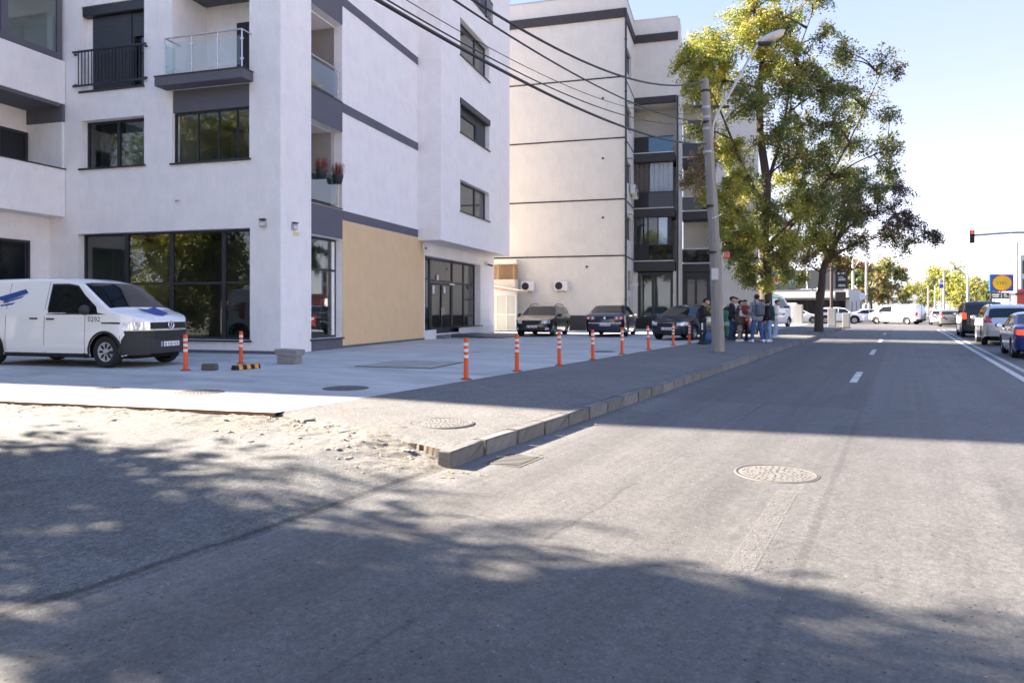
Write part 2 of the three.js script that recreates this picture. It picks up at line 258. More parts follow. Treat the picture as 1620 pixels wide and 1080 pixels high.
// ---------- covers and grates ----------
function ringCover(name, label, pos, rad, kind) {
  const t = thing(name, label, 'manhole cover', pos, .4);
  obj('frame', lathe([[rad * .93, -.02], [rad * .93, .004], [rad, .005], [rad * 1.03, 0], [rad * 1.03, -.02]], 48), M.iron, t);
  obj('plate', lathe([[0, .0025], [rad * .93, .0025], [rad * .93, -.02]], 48), M.ironDust, t);
  const st = [], r = rng(Math.round(rad * 1000) + kind); const rows = Math.round(rad / .04);
  for (let k = 1; k < rows; k++) { const rr = k * rad * .9 / rows, n = Math.max(5, Math.round(rr * 2 * Math.PI / .056)); for (let i = 0; i < n; i++) { if (r() < .12) continue; const a = (i + r() * .3) / n * 6.283 + k * .4, g = new THREE.BoxGeometry(.012 + r() * .012, .002, .010 + r() * .012); g.rotateY(-a + r()); g.translate(rr * Math.cos(a), .003, rr * Math.sin(a)); st.push(g); } }
  obj('rim_gap', new THREE.RingGeometry(rad * .945, rad * .975, 56).rotateX(-Math.PI / 2).translate(0, .0062, 0), M.pit, t);
  const s = obj('pits', merge(st), M.pit, t); s.userData.kind = 'stuff'; return t;
}
ringCover('manhole_cover', 'round studded manhole cover in the sunlit lane of the road', R(2.74, 1.25, .001), .36, 1);
ringCover('manhole_cover', 'round dusty manhole cover in the asphalt pavement behind the kerb end', R(-.95, 1.32, .176), .37, 2);
ringCover('manhole_cover', 'round manhole cover in the sunlit concrete, nearer the broken edge', R(-5.69, 1.79, LOT), .36, 3);
ringCover('manhole_cover', 'round manhole cover on the shadow line of the concrete forecourt', R(-4.13, 3.32, LOT), .36, 4);
ringCover('manhole_cover', 'small round cover farthest left in the sunlit concrete', R(-7.5, 1.5, LOT), .2, 5);
ringCover('manhole_cover', 'dark round cover in the forecourt behind the row of bollards', R(-4.1, 14.6, LOT), .38, 6);
{
  const t = thing('drain_grate', 'slotted iron drain grate in the gutter beside the kerb', 'drain grate', R(.36, .63, .002), AR);
  obj('frame', [bx(-.2, .2, -.02, .003, -.27, -.25), bx(-.2, .2, -.02, .003, .25, .27), bx(-.2, -.18, -.02, .003, -.25, .25), bx(.18, .2, -.02, .003, -.25, .25)], M.iron, t);
  obj('pit', bx(-.18, .18, -.03, .001, -.25, .25), M.pit, t);
  for (let i = 0; i < 7; i++) { const s = obj('bar', bx(-.165, .165, -.004, .006, -.017, .017), M.ironDust, t); s.position.z = -.2 + i * .066; s.rotation.y = .35; }
  const s = thing('concrete_slab', 'cracked square concrete cover slab set in the forecourt', 'slab', R(-6.15, 7.85, LOT), AR + .18);
  obj('slab', new RoundedBoxGeometry(1.7, .05, 1.75, 1, .015), mat([.70, .68, .64], .95, { map: rep(concTex, .8) }), s);
  obj('gap', [bx(-.93, .93, -.02, .008, -.95, -.885), bx(-.93, .93, -.02, .008, .885, .95), bx(-.93, -.86, -.02, .008, -.885, .885), bx(.86, .93, -.02, .008, -.885, .885)], mat([.05, .055, .03], 1), s);
}
// ---------- buildings ----------
// glazing in a wall plane: u along the wall, v up; d = how far behind the wall face
function plane(kind, off) { return kind === 'front' ? { pos: [0, 0, off], rot: 0 } : { pos: [off, 0, 0], rot: Math.PI / 2 }; }
function put(o, pl) { o.position.set(...pl.pos); o.rotation.y = pl.rot; return o; }
function glazing(parent, pl, u0, u1, v0, v1, d, us, vs, o = {}) {
  const b = o.b ?? .06, dp = .07, fm = o.frame ?? M.frame, g = [], U = [u0, ...us, u1];
  g.push(bx(u0, u1, v0, v0 + b, -d - dp, -d), bx(u0, u1, v1 - b, v1, -d - dp, -d), bx(u0, u0 + b, v0 + b, v1 - b, -d - dp, -d), bx(u1 - b, u1, v0 + b, v1 - b, -d - dp, -d));
  const m = (o.m ?? b * 1.4) / 2;
  for (const u of us) g.push(bx(u - m, u + m, v0 + b, v1 - b, -d - dp - .004, -d + .006));
  const cells = [];
  for (let i = 0; i < U.length - 1; i++) {
    const a = i ? U[i] + m : u0 + b, c = i < U.length - 2 ? U[i + 1] - m : u1 - b, W = [v0 + b, ...(o.cols?.[i] ?? vs), v1 - b], t = (o.t ?? b) / 2;
    for (let j = 0; j < W.length - 1; j++) {
      if (j) g.push(bx(a, c, W[j] - t, W[j] + t, -d - dp + .004, -d - .004));
      cells.push([a, c, j ? W[j] + t : W[j], j < W.length - 2 ? W[j + 1] - t : W[j + 1]]);
    }
  }
  const w = put(obj(o.name ?? 'window', merge(g), fm, parent), pl);
  for (const [a, c, e, f] of cells) { const q = obj('pane', bx(a, c, e, f, -d - .04, -d - .028), o.glass ?? M.glass, w); q.userData.noShadow = true; }
  if (o.sill) obj('sill', bx(u0 - .06, u1 + .06, v0 - .05, v0 - .002, -d, .06), fm, w);
  return w;
}
function slab(parent, name, m, pl, a, b, c, d, z0, z1) { return put(obj(name, bx(a, b, c, d, z0, z1), m, parent), pl); }

{ // block of flats in the middle of the picture
  const t = thing('apartment_building', 'white stucco apartment block with grey bands and a tan ground floor panel', 'building', [CB[0], 0, CB[1]], AB);
  const F = plane('front', 0), S = plane('side', 0), TOP = 19;
  const fh = [[-7.19, -1.0, .60, 3.79], [-7.06, -4.68, 5.79, 7.25], [-3.66, -1.02, 5.76, 7.9], [-3.66, -1.02, 8.22, 10.95], [-7.05, -4.68, 8.16, 10.75], [-7.06, -4.68, 12.3, 13.8], [-3.66, -1.02, 11.6, 14.2]];
  obj('front_wall', wallShape(rect(-8.3, 0, LOT - .02, TOP), fh, .3), M.stucco, t);
  const sh = [[1.56, 3.39, .58, 3.72], [1.56, 3.39, 4.72, 7.2], [1.56, 3.39, 8.17, 10.68], [1.56, 3.39, 11.65, 14.1], [10.11, 17.15, .40, 3.70]];
  put(obj('side_wall', wallShape(rect(.301, 19.4, LOT - .02, TOP), sh.map(h => h), .3), M.stucco, t), S);
  obj('rear_wall', bx(-8.3, -.3, LOT, TOP, -19.4, -19.1), M.stucco, t);
  obj('roof', [bx(-8.3, 0, TOP, TOP + .12, -19.4, .0)], M.greyp, t);
  obj('plinth', [bx(-8.3, .012, LOT - .02, .31, -.3, .012)], M.greyp, t); 
  // floors and inner walls seen through the glass
  obj('floor', [bx(-8.3, -.3, LOT, .38, -19.1, -.3), bx(-8.3, -.3, 4.0, 4.3, -19.1, -.3), bx(-8.3, -.3, 7.45, 7.75, -19.1, -.3), bx(-8.3, -.3, 10.98, 11.25, -19.1, -.3)], M.interior, t);
  obj('inner_wall', [bx(-8.3, -.3, .38, 4.0, -5.2, -5.0), bx(-8.3, -.3, 4.3, 7.45, -3.4, -3.2), bx(-8.3, -.3, 7.75, 10.98, -3.6, -3.4), bx(-4.3, -4.1, 4.3, 10.98, -3.2, -.3), bx(-3.2, -3.0, .38, 4.0, -19, -9.5)], M.plaster, t);
  obj('partition', [bx(-6.7, -5.9, .4, 3.99, -1.3, -1.22), bx(-1.2, -.5, .4, 3.99, -3.0, -2.9), bx(-.95, -.88, .4, 3.99, -3.8, -3.0)], M.plaster, t);
  // front windows
  glazing(t, F, -7.19, -1.0, .60, 3.79, .24, [-5.55, -3.9, -2.06], [2.25], { b: .07, m: .13, name: 'shop_window', frame: M.frame, sill: 1 });
  glazing(t, F, -7.06, -4.68, 5.79, 7.25, .24, [-5.86], [], { b: .07, sill: 1 });
  glazing(t, F, -3.66, -1.02, 5.76, 7.24, .10, [-2.84, -2.13, -1.5], [], { b: .05, m: .02, sill: 1, frame: M.frame, name: 'balcony_glazing', glass: M.clear });
  obj('band', bx(-3.66, -1.02, 7.245, 7.9, -.25, -.03), M.greyp, t);
  { // curtain
    const g = new THREE.PlaneGeometry(1.2, 1.4, 90, 1), p = g.attributes.position; for (let i = 0; i < p.count; i++) p.setZ(i, .03 * Math.sin(p.getX(i) * 52) + .015 * Math.sin(p.getX(i) * 23)); g.computeVertexNormals(); g.translate(-5.3, 6.52, -.55); obj('curtain', g, M.curtain, t);
    const h = new THREE.PlaneGeometry(.9, 1.4, 40, 1), q = h.attributes.position; for (let i = 0; i < q.count; i++) q.setZ(i, .02 * Math.sin(q.getX(i) * 40)); h.computeVertexNormals(); h.translate(-6.45, 6.52, -.6); obj('curtain', h, mat([.16, .14, .12], .95, { side: THREE.DoubleSide }), t);
  }
  // french window with roller shutter and railing
  {
    const w = glazing(t, F, -6.82, -4.68, 8.18, 10.45, .22, [-5.3], [], { b: .08, name: 'french_window' });
    const sl = []; for (let i = 0; i < 38; i++) sl.push(bx(-6.8, -5.33, 8.22 + i * .0585, 8.272 + i * .0585, -.212, -.19)); for (let i = 0; i < 12; i++) sl.push(bx(-5.27, -4.70, 9.72 + i * .0585, 9.772 + i * .0585, -.212, -.19));
    obj('roller_shutter', merge(sl), M.blind, t);
    obj('shutter_box', [bx(-7.04, -4.69, 10.45, 10.74, -.28, -.03, .03)], M.frame, t); obj('reveal', bx(-7.05, -6.825, 8.16, 10.45, -.3, -.235), M.stucco, t);
    const r = obj('railing', [bx(-7.29, -4.54, 9.32, 9.37, .06, .11), bx(-7.29, -4.54, 8.28, 8.33, .06, .11)], M.frame, t);
    for (let i = 0; i < 20; i++) obj('baluster', bx(-7.08 + i * .128, -7.06 + i * .128, 8.33, 9.32, .072, .095), M.frame, r);
    obj('bracket', [bx(-7.28, -7.2, 8.34, 8.38, 0, .06), bx(-4.62, -4.55, 8.34, 8.38, 0, .06), bx(-7.28, -7.2, 9.27, 9.31, 0, .06), bx(-4.62, -4.55, 9.27, 9.31, 0, .06)], M.frame, r);
    obj('sill', bx(-7.12, -4.66, 8.10, 8.155, -.2, .05), M.frame, t);
  }
  // balcony on the second floor
  {
    const s = obj('balcony_slab', bx(-3.86, -.89, 7.905, 8.16, .002, .48), M.greyp, t); obj('coping', bx(-3.88, -.87, 8.162, 8.195, .002, .5), M.frame, s);
    obj('loggia_lining', [bx(-3.66, -1.02, 8.0, 8.2, -1.5, -.3), bx(-3.9, -3.67, 8.2, 10.9, -1.5, -.3), bx(-1.01, -.8, 8.2, 10.9, -1.5, -.3), bx(-3.9, -.8, 8.2, 10.97, -1.7, -1.5)], M.stucco, t); obj('loggia_ceiling', bx(-3.66, -1.02, 10.93, 10.97, -1.5, -.3), M.greyp, t);
    obj('balcony_door', bx(-2.55, -1.75, 8.2, 10.3, -1.5, -1.46), M.dark, t);
    const rl = obj('railing', [cyl(.025, .025, [-3.55, 9.26, .42], [-.95, 9.26, .42]), cyl(.02, .02, [-3.55, 9.26, .42], [-3.55, 9.26, -.2]), cyl(.02, .02, [-.95, 9.26, .42], [-.95, 9.26, 0])], M.steel, t);
    for (const x of [-3.55, -2.62, -1.75, -.95]) { obj('post', [cyl(.022, .022, [x, 8.19, .42], [x, 9.26, .42]), bx(x - .05, x + .05, 8.42, 8.46, .4, .44), bx(x - .05, x + .05, 8.98, 9.02, .4, .44)], M.steel, rl); }
    for (const [a, b] of [[-3.5, -2.67], [-2.57, -1.8], [-1.7, -1.0]]) obj('pane', bx(a, b, 8.28, 9.1, .415, .425), M.clear, rl);
    obj('pane', bx(-3.555, -3.545, 8.28, 9.1, .02, .38), M.clear, rl);
  }
  // side: bands, tan panel, tall window, loggias
  for (const y of [4.37, 7.86, 11.31, 14.8]) slab(t, 'band', M.greyp, S, 3.39, 9.40, y, y + .31, .002, .012);
  slab(t, 'tan_panel', M.beige, S, 3.40, 9.98, .30, 4.36, .002, .014); slab(t, 'plinth', M.greyp, S, 3.4, 10.05, LOT - .02, .30, .002, .010);
  slab(t, 'band', M.greyp, S, 1.565, 3.385, 3.74, 4.68, .002, .012); slab(t, 'band', M.greyp, S, 1.565, 3.385, 7.2, 8.15, .002, .012); slab(t, 'band', M.greyp, S, 1.565, 3.385, 10.68, 11.64, .002, .012); slab(t, 'band', M.greyp, S, 1.565, 3.385, LOT, .53, .002, .012);
  slab(t, 'reveal', M.stucco, S, 3.16, 3.39, .58, 3.72, -.29, -.24);
  glazing(t, S, 1.56, 3.39, .58, 3.72, .23, [], [2.72], { b: .07, name: 'tall_window', sill: 1 });
  for (const y of [4.72, 8.17, 11.65]) {
    slab(t, 'loggia_lining', M.stucco, S, 3.4, 3.6, y, y + 2.5, -1.5, -.3); slab(t, 'loggia_lining', M.stucco, S, 1.3, 3.6, y - .1, y + 2.6, -1.6, -1.5); slab(t, 'loggia_ceiling', M.stucco, S, 1.3, 3.6, y + 2.46, y + 2.6, -1.5, -.3); slab(t, 'loggia_floor', M.greyp, S, 1.2, 3.6, y - .15, y - .02, -1.5, -.3);
    slab(t, 'coping', M.frame, S, 1.56, 3.39, y - .02, y + .015, -.3, .03);
    const rl = put(obj('railing', [cyl(.024, .024, [1.5, y + 1.0, -.05], [3.3, y + 1.0, -.05])], M.steel, t), S);
    obj('post', [cyl(.022, .022, [3.2, y, -.05], [3.2, y + 1, -.05]), bx(3.12, 3.2, y + .25, y + .29, -.07, -.03), bx(3.12, 3.2, y + .78, y + .82, -.07, -.03)], M.steel, rl);
    obj('pane', bx(1.56, 3.14, y + .1, y + .88, -.055, -.045), M.glass, rl);
    const wl = slab(t, 'wall_lamp', M.frame, S, 2.85, 2.97, y + 1.88, y + 2.0, -1.5, -1.36); put(obj('bulbs', [0, 1, 2].map(i => cyl(.03, .02, [2.7 + i * .12, y + 2.2, -1.42], [2.7 + i * .12, y + 2.13, -1.42], 8)), M.steel, wl), { pos: [0, 0, 0], rot: 0 });
  }
  // shopfront beneath the projecting bay
  {
    const w = glazing(t, S, 10.11, 17.15, .42, 3.70, .30, [11.35, 14.0, 15.55], [], { b: .09, m: .12, name: 'shop_window', frame: M.frame, cols: [[2.78], [2.72], [2.68], [1.15, 1.95, 2.68]] });
    const dl = obj('door_leaf', [bx(11.42, 11.52, .5, 2.62, -.36, -.285), bx(12.62, 12.74, .5, 2.62, -.36, -.285), bx(13.84, 13.93, .5, 2.62, -.36, -.285), bx(11.42, 13.93, .5, .66, -.355, -.29), bx(11.42, 13.93, 2.54, 2.64, -.355, -.29)], M.frame, w);
    obj('handle', [cyl(.015, .015, [12.56, 1.2, -.24], [12.56, 1.55, -.24]), cyl(.015, .015, [12.8, 1.2, -.24], [12.8, 1.55, -.24])], M.steel, dl);
    obj('notice', [bx(11.62, 11.84, 2.15, 2.5, -.294, -.29), bx(12.9, 13.12, 2.2, 2.48, -.294, -.29), bx(12.1, 12.32, 2.75, 2.98, -.294, -.29)], M.white, w);
    slab(t, 'plinth', M.white, S, 10.06, 11.2, LOT, .60, .002, .06); slab(t, 'plinth', M.white, S, 14.05, 19.35, LOT, .62, .002, .035); slab(t, 'sill', M.frameL, S, 14.02, 17.3, .622, .66, -.28, .1);
    put(obj('door_step', bx(11.22, 14.0, LOT, .36, -.28, .35), M.kerb, t), S);
    put(obj('back_panel', bx(10.2, 17, .4, 3.99, -3.0, -2.9), M.interior, t), S);
    slab(t, 'door_closer', M.white, S, 13.6, 14.1, 2.58, 2.66, -.28, -.22);
  }
  // projecting bay
  {
    const X = .985, P = plane('side', X), hs = [[11.63, 15.6, 5.7, 7.05], [11.63, 15.6, 9.08, 10.52], [11.63, 15.6, 12.4, 14.0], [12.5, 15.9, 15.3, 17.8]];
    const bay = put(obj('bay_wall', wallShape(rect(9.41, 19.0, 4.25, TOP), hs, .3), M.stucco, t), P);
    obj('bay_side', [bx(0.005, X - .301, 4.25, TOP, -9.71, -9.41)], M.stucco, t); obj('bay_return', [bx(X - .3, X - .002, 4.252, TOP, -9.71, -9.4105), bx(.005, X - .301, 4.25, TOP, -19.0, -18.7), bx(X - .3, X - .002, 4.252, TOP, -19, -18.7)], M.stucco, t); obj('bay_underside', bx(.005, X - .31, 4.25, 4.45, -18.7, -9.72), M.stucco, t);
    for (const [i, h] of hs.entries()) { const w = glazing(t, P, h[0], h[1], h[2], h[3], .22, i === 1 ? [14.2] : [14.1], [], { b: .07, m: .1, sill: i < 3 }); slab(t, 'inner_wall', M.plaster, P, h[0] - .1, h[1] + .1, h[2] - .1, h[3] + .1, -.75, -.7); }
    put(obj('shutter_box', bx(11.6, 15.66, 10.28, 10.56, -.2, .05, .03), M.frame, t), P);
    { const sl = []; for (let i = 0; i < 6; i++) sl.push(bx(11.7, 14.15, 9.95 + i * .058, 10.0 + i * .058, -.21, -.19)); for (let i = 0; i < 20; i++) sl.push(bx(14.25, 15.55, 9.14 + i * .058, 9.19 + i * .058, -.21, -.19)); put(obj('roller_shutter', merge(sl), M.blind, t), P); }
    const rl = put(obj('railing', [bx(12.4, 16.0, 16.25, 16.3, .03, .07), bx(12.4, 16.0, 15.35, 15.4, .03, .07)], M.frame, t), P); for (let i = 0; i < 24; i++) obj('baluster', bx(12.5 + i * .15, 12.52 + i * .15, 15.4, 16.25, .04, .06), M.frame, rl);
  }
  // fittings on the wall
  for (const [p, a, y] of [[F, -.54, 3.9], [S, .62, 3.86]]) { const l = put(obj('wall_light', bx(a - .1, a + .1, y - .1, y + .06, .002, .09, .01), M.lampgrey, t), p); obj('hood', bx(a - .08, a + .08, y + .075, y + .12, .002, .12), M.frame, l); obj('lens', [0, 1, 2, 3].map(i => bx(a - .08 + i * .042, a - .05 + i * .042, y - .08, y + .02, .09, .096)), M.white, l); }
  slab(t, 'small_notice', mat([.7, .62, .35], .8), S, .6, .9, 3.6, 3.72, .002, .006);
  put(obj('water_spout', cyl(.03, .03, [-3.55, 4.66, 0], [-3.25, 4.62, .22]), M.lampgrey, t), F);
  { const a = put(obj('alarm_box', bx(9.75, 9.9, 3.85, 4.2, .016, .1, .02), M.white, t), S); obj('beacon', cyl(.05, .04, [10.0, 3.98, .02], [10.0, 3.98, .12], 10), M.tail, a); }
  { const a = put(obj('security_camera', cyl(.05, .05, [17.85, 3.78, .1], [18.2, 3.72, .3]), M.frame, t), S); obj('mount', bx(17.75, 17.85, 3.75, 3.9, .002, .14), M.white, a); }
  // left wing with balconies
  obj('wing', [bx(-14, -8.305, LOT - .02, 4.329, -19.4, 2.6), bx(-14, -9.105, 4.331, TOP + .05, -19.4, 2.6)], M.stucco, t); obj('front_wall', bx(-9.1, -8.302, 4.331, TOP, -.3, 0), M.stucco, t); obj('rear_wall', bx(-9.1, -8.302, 4.331, TOP, -19.4, -19.1), M.stucco, t); obj('roof', bx(-9.1, -8.302, TOP, TOP + .12, -19.4, 2.6), M.greyp, t);
  const WS = plane('side', -8.3);
  for (const [y0, y1] of [[4.33, 5.78], [7.8, 9.12], [14.6, 16.0]]) obj('parapet', bx(-7.86, -7.66, y0, y1, .02, 2.6), M.stucco, t);
  for (const y of [4.33, 7.8, 11.2, 14.6]) obj('balcony_floor', bx(-9.1, -7.862, y + .003, y + .2, .02, 2.6), M.stucco, t);
  obj('balcony_end', bx(-9.1, -7.68, 4.54, 7.25, .021, .1), M.stucco, t); obj('soffit_band', bx(-9.1, -7.67, 7.262, 7.79, .021, .12), M.greyp, t); obj('soffit', bx(-9.1, -7.7, 7.70, 7.795, .13, 2.6), M.greyp, t);
  obj('coping', [bx(-7.9, -7.63, 5.785, 5.82, .0, 2.65)], M.frame, t);
  const eg = glazing(t, plane('side', -7.7), -2.6, -.08, 9.16, 11.15, .0, [-1.95], [], { b: .17, m: .2, name: 'balcony_glazing', frame: M.greyp, glass: M.glass }); 
  obj('inner_wall', bx(-9.1, -7.95, 8.05, 10.5, .03, .2), M.stucco, t);
  glazing(t, plane('side', -9.1), -2.5, -.13, 4.6, 7.0, -.08, [-1.1], [], { b: .09, m: .14, name: 'window', glass: M.carglass });
  glazing(t, WS, -2.55, -.72, .6, 3.55, -.08, [-1.82], [1.95], { b: .08, m: .13, name: 'shop_window', glass: M.carglass });
}
{ // next block along the side street, out of the picture on the left: it throws the long shade over forecourt and road
  const p = B(-17, 3.45, 0), t = thing('apartment_building', 'neighbouring stucco block left of the picture whose shade covers the forecourt', 'building', p, AB);
  obj('wall', bx(-22, 0, 0, 21, -24, 0), M.stucco, t); obj('roof', bx(-22.1, .1, 21, 21.2, -24.1, .1), M.greyp, t);
  for (let j = 0; j < 5; j++) for (let i = 0; i < 6; i++) glazing(t, plane('front', 0), -20.8 + i * 3.5, -19 + i * 3.5, 2 + j * 3.6, 3.6 + j * 3.6, -.08, [-19.9 + i * 3.5], [], { b: .07, glass: M.carglass });
}
// things on the loggia
for (const [i, [u, lab]] of [[2.05, 'dark pot of rust coloured heather on the loggia rail, beside the pillar'], [3.0, 'dark pot of rust coloured heather at the outer end of the loggia rail']].entries()) {
  const p = B(-.02 + .08, -u), t = thing('flower_pot', lab, 'potted plant', [p[0], 5.48, p[2]], AB, 'pots on the loggia rail');
  obj('pot', lathe([[0, 0], [.13, 0], [.19, .26], [.165, .26], [.15, .2], [0, .2]], 16), M.frame, t);
  const r = rng(31 + i), g = []; for (let k = 0; k < 150; k++) { const a = r() * 6.28, l = .22 + r() * .28, q = .02 + r() * .13, s = cyl(.008, .003, [Math.cos(a) * q, .2, Math.sin(a) * q], [Math.cos(a) * q * 1.7, .2 + l, Math.sin(a) * q * 1.7], 3); g.push(s); } obj('heather', merge(g), mat([.20, .055, .04], .9), t);
}
{ const p = B(-.9, -2.1), t = thing('garden_arch', 'thin black metal arch standing in the loggia', 'arch', [p[0], 4.72, p[2]], AB + Math.PI / 2); obj('hoop', tube([[-.42, 0, 0], [-.42, 1.3, 0], [-.3, 1.72, 0], [0, 1.9, 0], [.3, 1.72, 0], [.42, 1.3, 0], [.42, 0, 0]], .025), M.black, t); obj('foot', [bx(-.5, -.34, 0, .03, -.15, .15), bx(.34, .5, 0, .03, -.15, .15)], M.black, t); }

function acUnit(parent, pl, u, v, w = .8, h = .56) { const a = put(obj('air_conditioner', bx(u - w / 2, u + w / 2, v - h / 2, v + h / 2, .08, .38, .02), M.white, parent), pl); const f = obj('fan_grille', [new THREE.TorusGeometry(h * .38, .012, 6, 24).translate(u - w * .14, v, .385), new THREE.TorusGeometry(h * .26, .008, 6, 20).translate(u - w * .14, v, .385), new THREE.TorusGeometry(h * .13, .008, 6, 16).translate(u - w * .14, v, .385), cyl(h * .38, h * .38, [u - w * .14, v, .375], [u - w * .14, v, .383], 24)], M.dark, a); obj('bracket', [bx(u - w * .4, u - w * .36, v - h / 2 - .05, v - h / 2, .002, .36), bx(u + w * .36, u + w * .4, v - h / 2 - .05, v - h / 2, .002, .36)], M.white, a); return a; }
{ // cream block behind
  const O = [6.5, -42], t = thing('apartment_building', 'cream apartment block with dark balconies behind the parked cars', 'building', [O[0], 0, O[1]], AB);
  const F = plane('front', 0), S = plane('side', 0), TOP = 19.8;
  obj('front_wall', wallShape(rect(-13, 0, LOT - .02, TOP), [], .3), M.stucco2, t);
  const sh = [[.9, 3.1, 15.5, 17], [.9, 3.1, 12.2, 13.6], [.9, 3.1, 9, 10.3], [.95, 3.1, 5.6, 7.0], [1.6, 3.0, 2.6, 3.8], [1.7, 2.7, .3, 2.2]];
  put(obj('side_wall', wallShape(rect(.301, 4.5, LOT - .02, TOP), sh, .3), M.stucco2, t), S);
  for (const [a, b, c, d] of sh) glazing(t, S, a, b, c, d, .15, [(a + b) / 2], [], { b: .07, glass: M.carglass });
  obj('core', bx(-13, -.31, LOT, TOP, -16, -.31), M.interior, t); obj('roof', bx(-13.1, .03, TOP, TOP + .06, -4.5, .03), M.lampgrey, t);
  obj('plinth', bx(-13, .015, LOT - .02, 1.1, .002, .02), M.brownp, t);
  for (const y of [4.58, 7.85, 11.4, 14.93]) { obj('groove_strip', bx(-13, .012, y - .05, y + .03, .002, .02), M.dark, t); slab(t, 'groove_strip', M.dark, S, 0, 4.5, y - .05, y + .03, .002, .02); }  // wall grooves, their darkness put in as thin dark strips on the face
  obj('cornice', bx(-13, .1, 18.33, 18.85, .002, .1), M.brownp, t); slab(t, 'cornice', M.brownp, S, -.1, 4.5, 18.33, 18.85, .002, .1);
  obj('downpipe', [cyl(.06, .06, [.1, .3, .1], [.1, 18.8, .1]), ...[2, 5, 8, 11, 14, 17].map(y => cyl(.08, .08, [.1, y, .1], [.1, y + .06, .1]))], M.frame, t);
  for (const [u, v] of [[-5.73, 2.83], [-3.69, 2.84]]) acUnit(t, F, u, v);
  obj('vent_hole', [[-1.25, 13.75], [-1.25, 10.25], [-1.25, 6.8], [-2.2, 3.95]].map(([x, y]) => cyl(.07, .07, [x, y, 0], [x, y, .03], 10)), M.dark, t);
  obj('hose', tube([[-5.5, 2.55, .1], [-5.45, 2.2, .06], [-5.55, 1.9, .05]], .02), M.white, t);
  for (const [u, v] of [[2.4, 8.75], [3.2, 8.6]]) acUnit(t, S, u, v, .75, .52);
  slab(t, 'camera', M.white, S, 2.4, 2.6, 2.9, 3.05, .0, .5); for (const y of [10.3, 13.6, 7.0]) slab(t, 'awning_bar', M.white, S, .9, 1.5, y + .1, y + .2, .002, .35);
  // balcony bay, set back
  const Z = -4.5, bay = obj('bay_wall', bx(-.3, 2.71, 14.9, TOP, Z - .3, Z), M.stucco2, t); obj('cornice', bx(0, 2.75, 18.35, 18.85, Z + .002, Z + .1), M.brownp, t); obj('roof', bx(-.3, 2.74, TOP, TOP + .06, Z - 8, Z + .03), M.stucco2, t); obj('balcony_ceiling', bx(0, 2.62, 14.5, 14.89, Z - 2.0, Z - .301), M.stucco2, t); obj('bay_side', bx(2.41, 2.71, 14.9, TOP, Z - 8, Z - .301), M.stucco2, t); obj('cornice', bx(0, 2.62, 14.5, 14.9, Z - .3, Z + .02), M.brownp, t);
  obj('bay_back', [bx(-.3, 2.9, LOT, 14.5, Z - 2.0, Z - 1.8), bx(2.62, 2.84, LOT, TOP, Z - 2, Z - .31)], M.stucco2, t);
  for (const [y, h] of [[10.74, .58], [7.26, .58], [3.86, .66]]) { const s = obj('balcony_slab', bx(.005, 2.55, y, y + h - .05, Z - 1.8, Z + .3), M.brownp, t); obj('drip_edge', bx(.005, 2.5, y + h - .045, y + h, Z - 1.7, Z + .33), M.white, s); }
  for (const [y, g] of [[11.33, 1], [7.86, 0], [4.53, 0]]) { const p = obj('balustrade', [bx(.03, .95, y, y + .95, Z + .2, Z + .22)], M.black, t); obj('pane', bx(.95, 2.45, y, y + .95, Z + .2, Z + .22), g ? phys([.04, .14, .24], .08, { ior: 1.6 }) : M.carglass, p); obj('rail', bx(.03, 2.48, y + .955, y + 1.0, Z + .17, Z + .25), M.frame, p); }
  obj('screen', [0, 1, 2, 3, 4].map(i => bx(1.0 + i * .29, 1.27 + i * .29, 8.9, 10.7, Z - .06, Z - .03)), mat([.42, .46, .52], .6), t); obj('screen', [0, 1, 2].map(i => bx(.06 + i * .3, .33 + i * .3, 8.9, 10.7, Z - .06, Z - .03)), mat([.12, .10, .09], .8), t);
  obj('enclosure', [bx(.03, .1, 5.55, 7.24, Z, Z + .1), bx(.85, .93, 5.55, 7.24, Z, Z + .1), bx(1.48, 1.55, 5.55, 7.24, Z, Z + .1), bx(2.1, 2.35, 5.55, 7.24, Z, Z + .1)], M.frame, t); obj('pane', bx(1.55, 2.1, 5.55, 7.24, Z + .03, Z + .05), phys([.25, .4, .5], .02, { ior: 2.2 }), t); obj('pane', bx(.1, 1.48, 5.55, 7.24, Z + .03, Z + .05), M.glass, t);
  glazing(t, plane('front', Z + .1), .27, 2.4, .9, 3.78, 0, [1.2], [], { b: .12, name: 'shop_window' }); obj('apron', bx(.05, 2.45, LOT, .88, Z - .2, Z + .12), M.black, t); obj('pillar', [bx(2.45, 2.8, LOT, 3.85, Z - .4, Z + .05), bx(.0, .25, .89, 3.8, Z - .1, Z + .12)], M.stucco2, t);
  // second, deeper bay and the end wall behind the trees
  const Y = -6.5; obj('bay_back', [bx(2.85, 5.0, LOT, 14.8, Y - 1.9, Y - 1.7)], M.stucco2, t); obj('end_wall', [bx(5.0, 7.6, LOT, 15.6, Y - 6, Y + .1), bx(2.84, 5.0, 14.8, 17.6, Y - 1.7, Y)], M.stucco2, t);
  for (const y of [10.8, 7.3, 3.9]) { const s = obj('balcony_slab', bx(2.86, 4.99, y, y + .5, Y - 1.7, Y + .1), M.brownp, t); obj('drip_edge', bx(2.86, 4.9, y + .505, y + .55, Y - 1.5, Y + .14), M.white, s); const p = obj('balustrade', bx(2.9, 4.95, y + 1.45, y + 1.5, Y, Y + .05), M.white, t); obj('pane', bx(2.9, 4.95, y + .6, y + 1.44, Y + .01, Y + .03), M.carglass, p); }
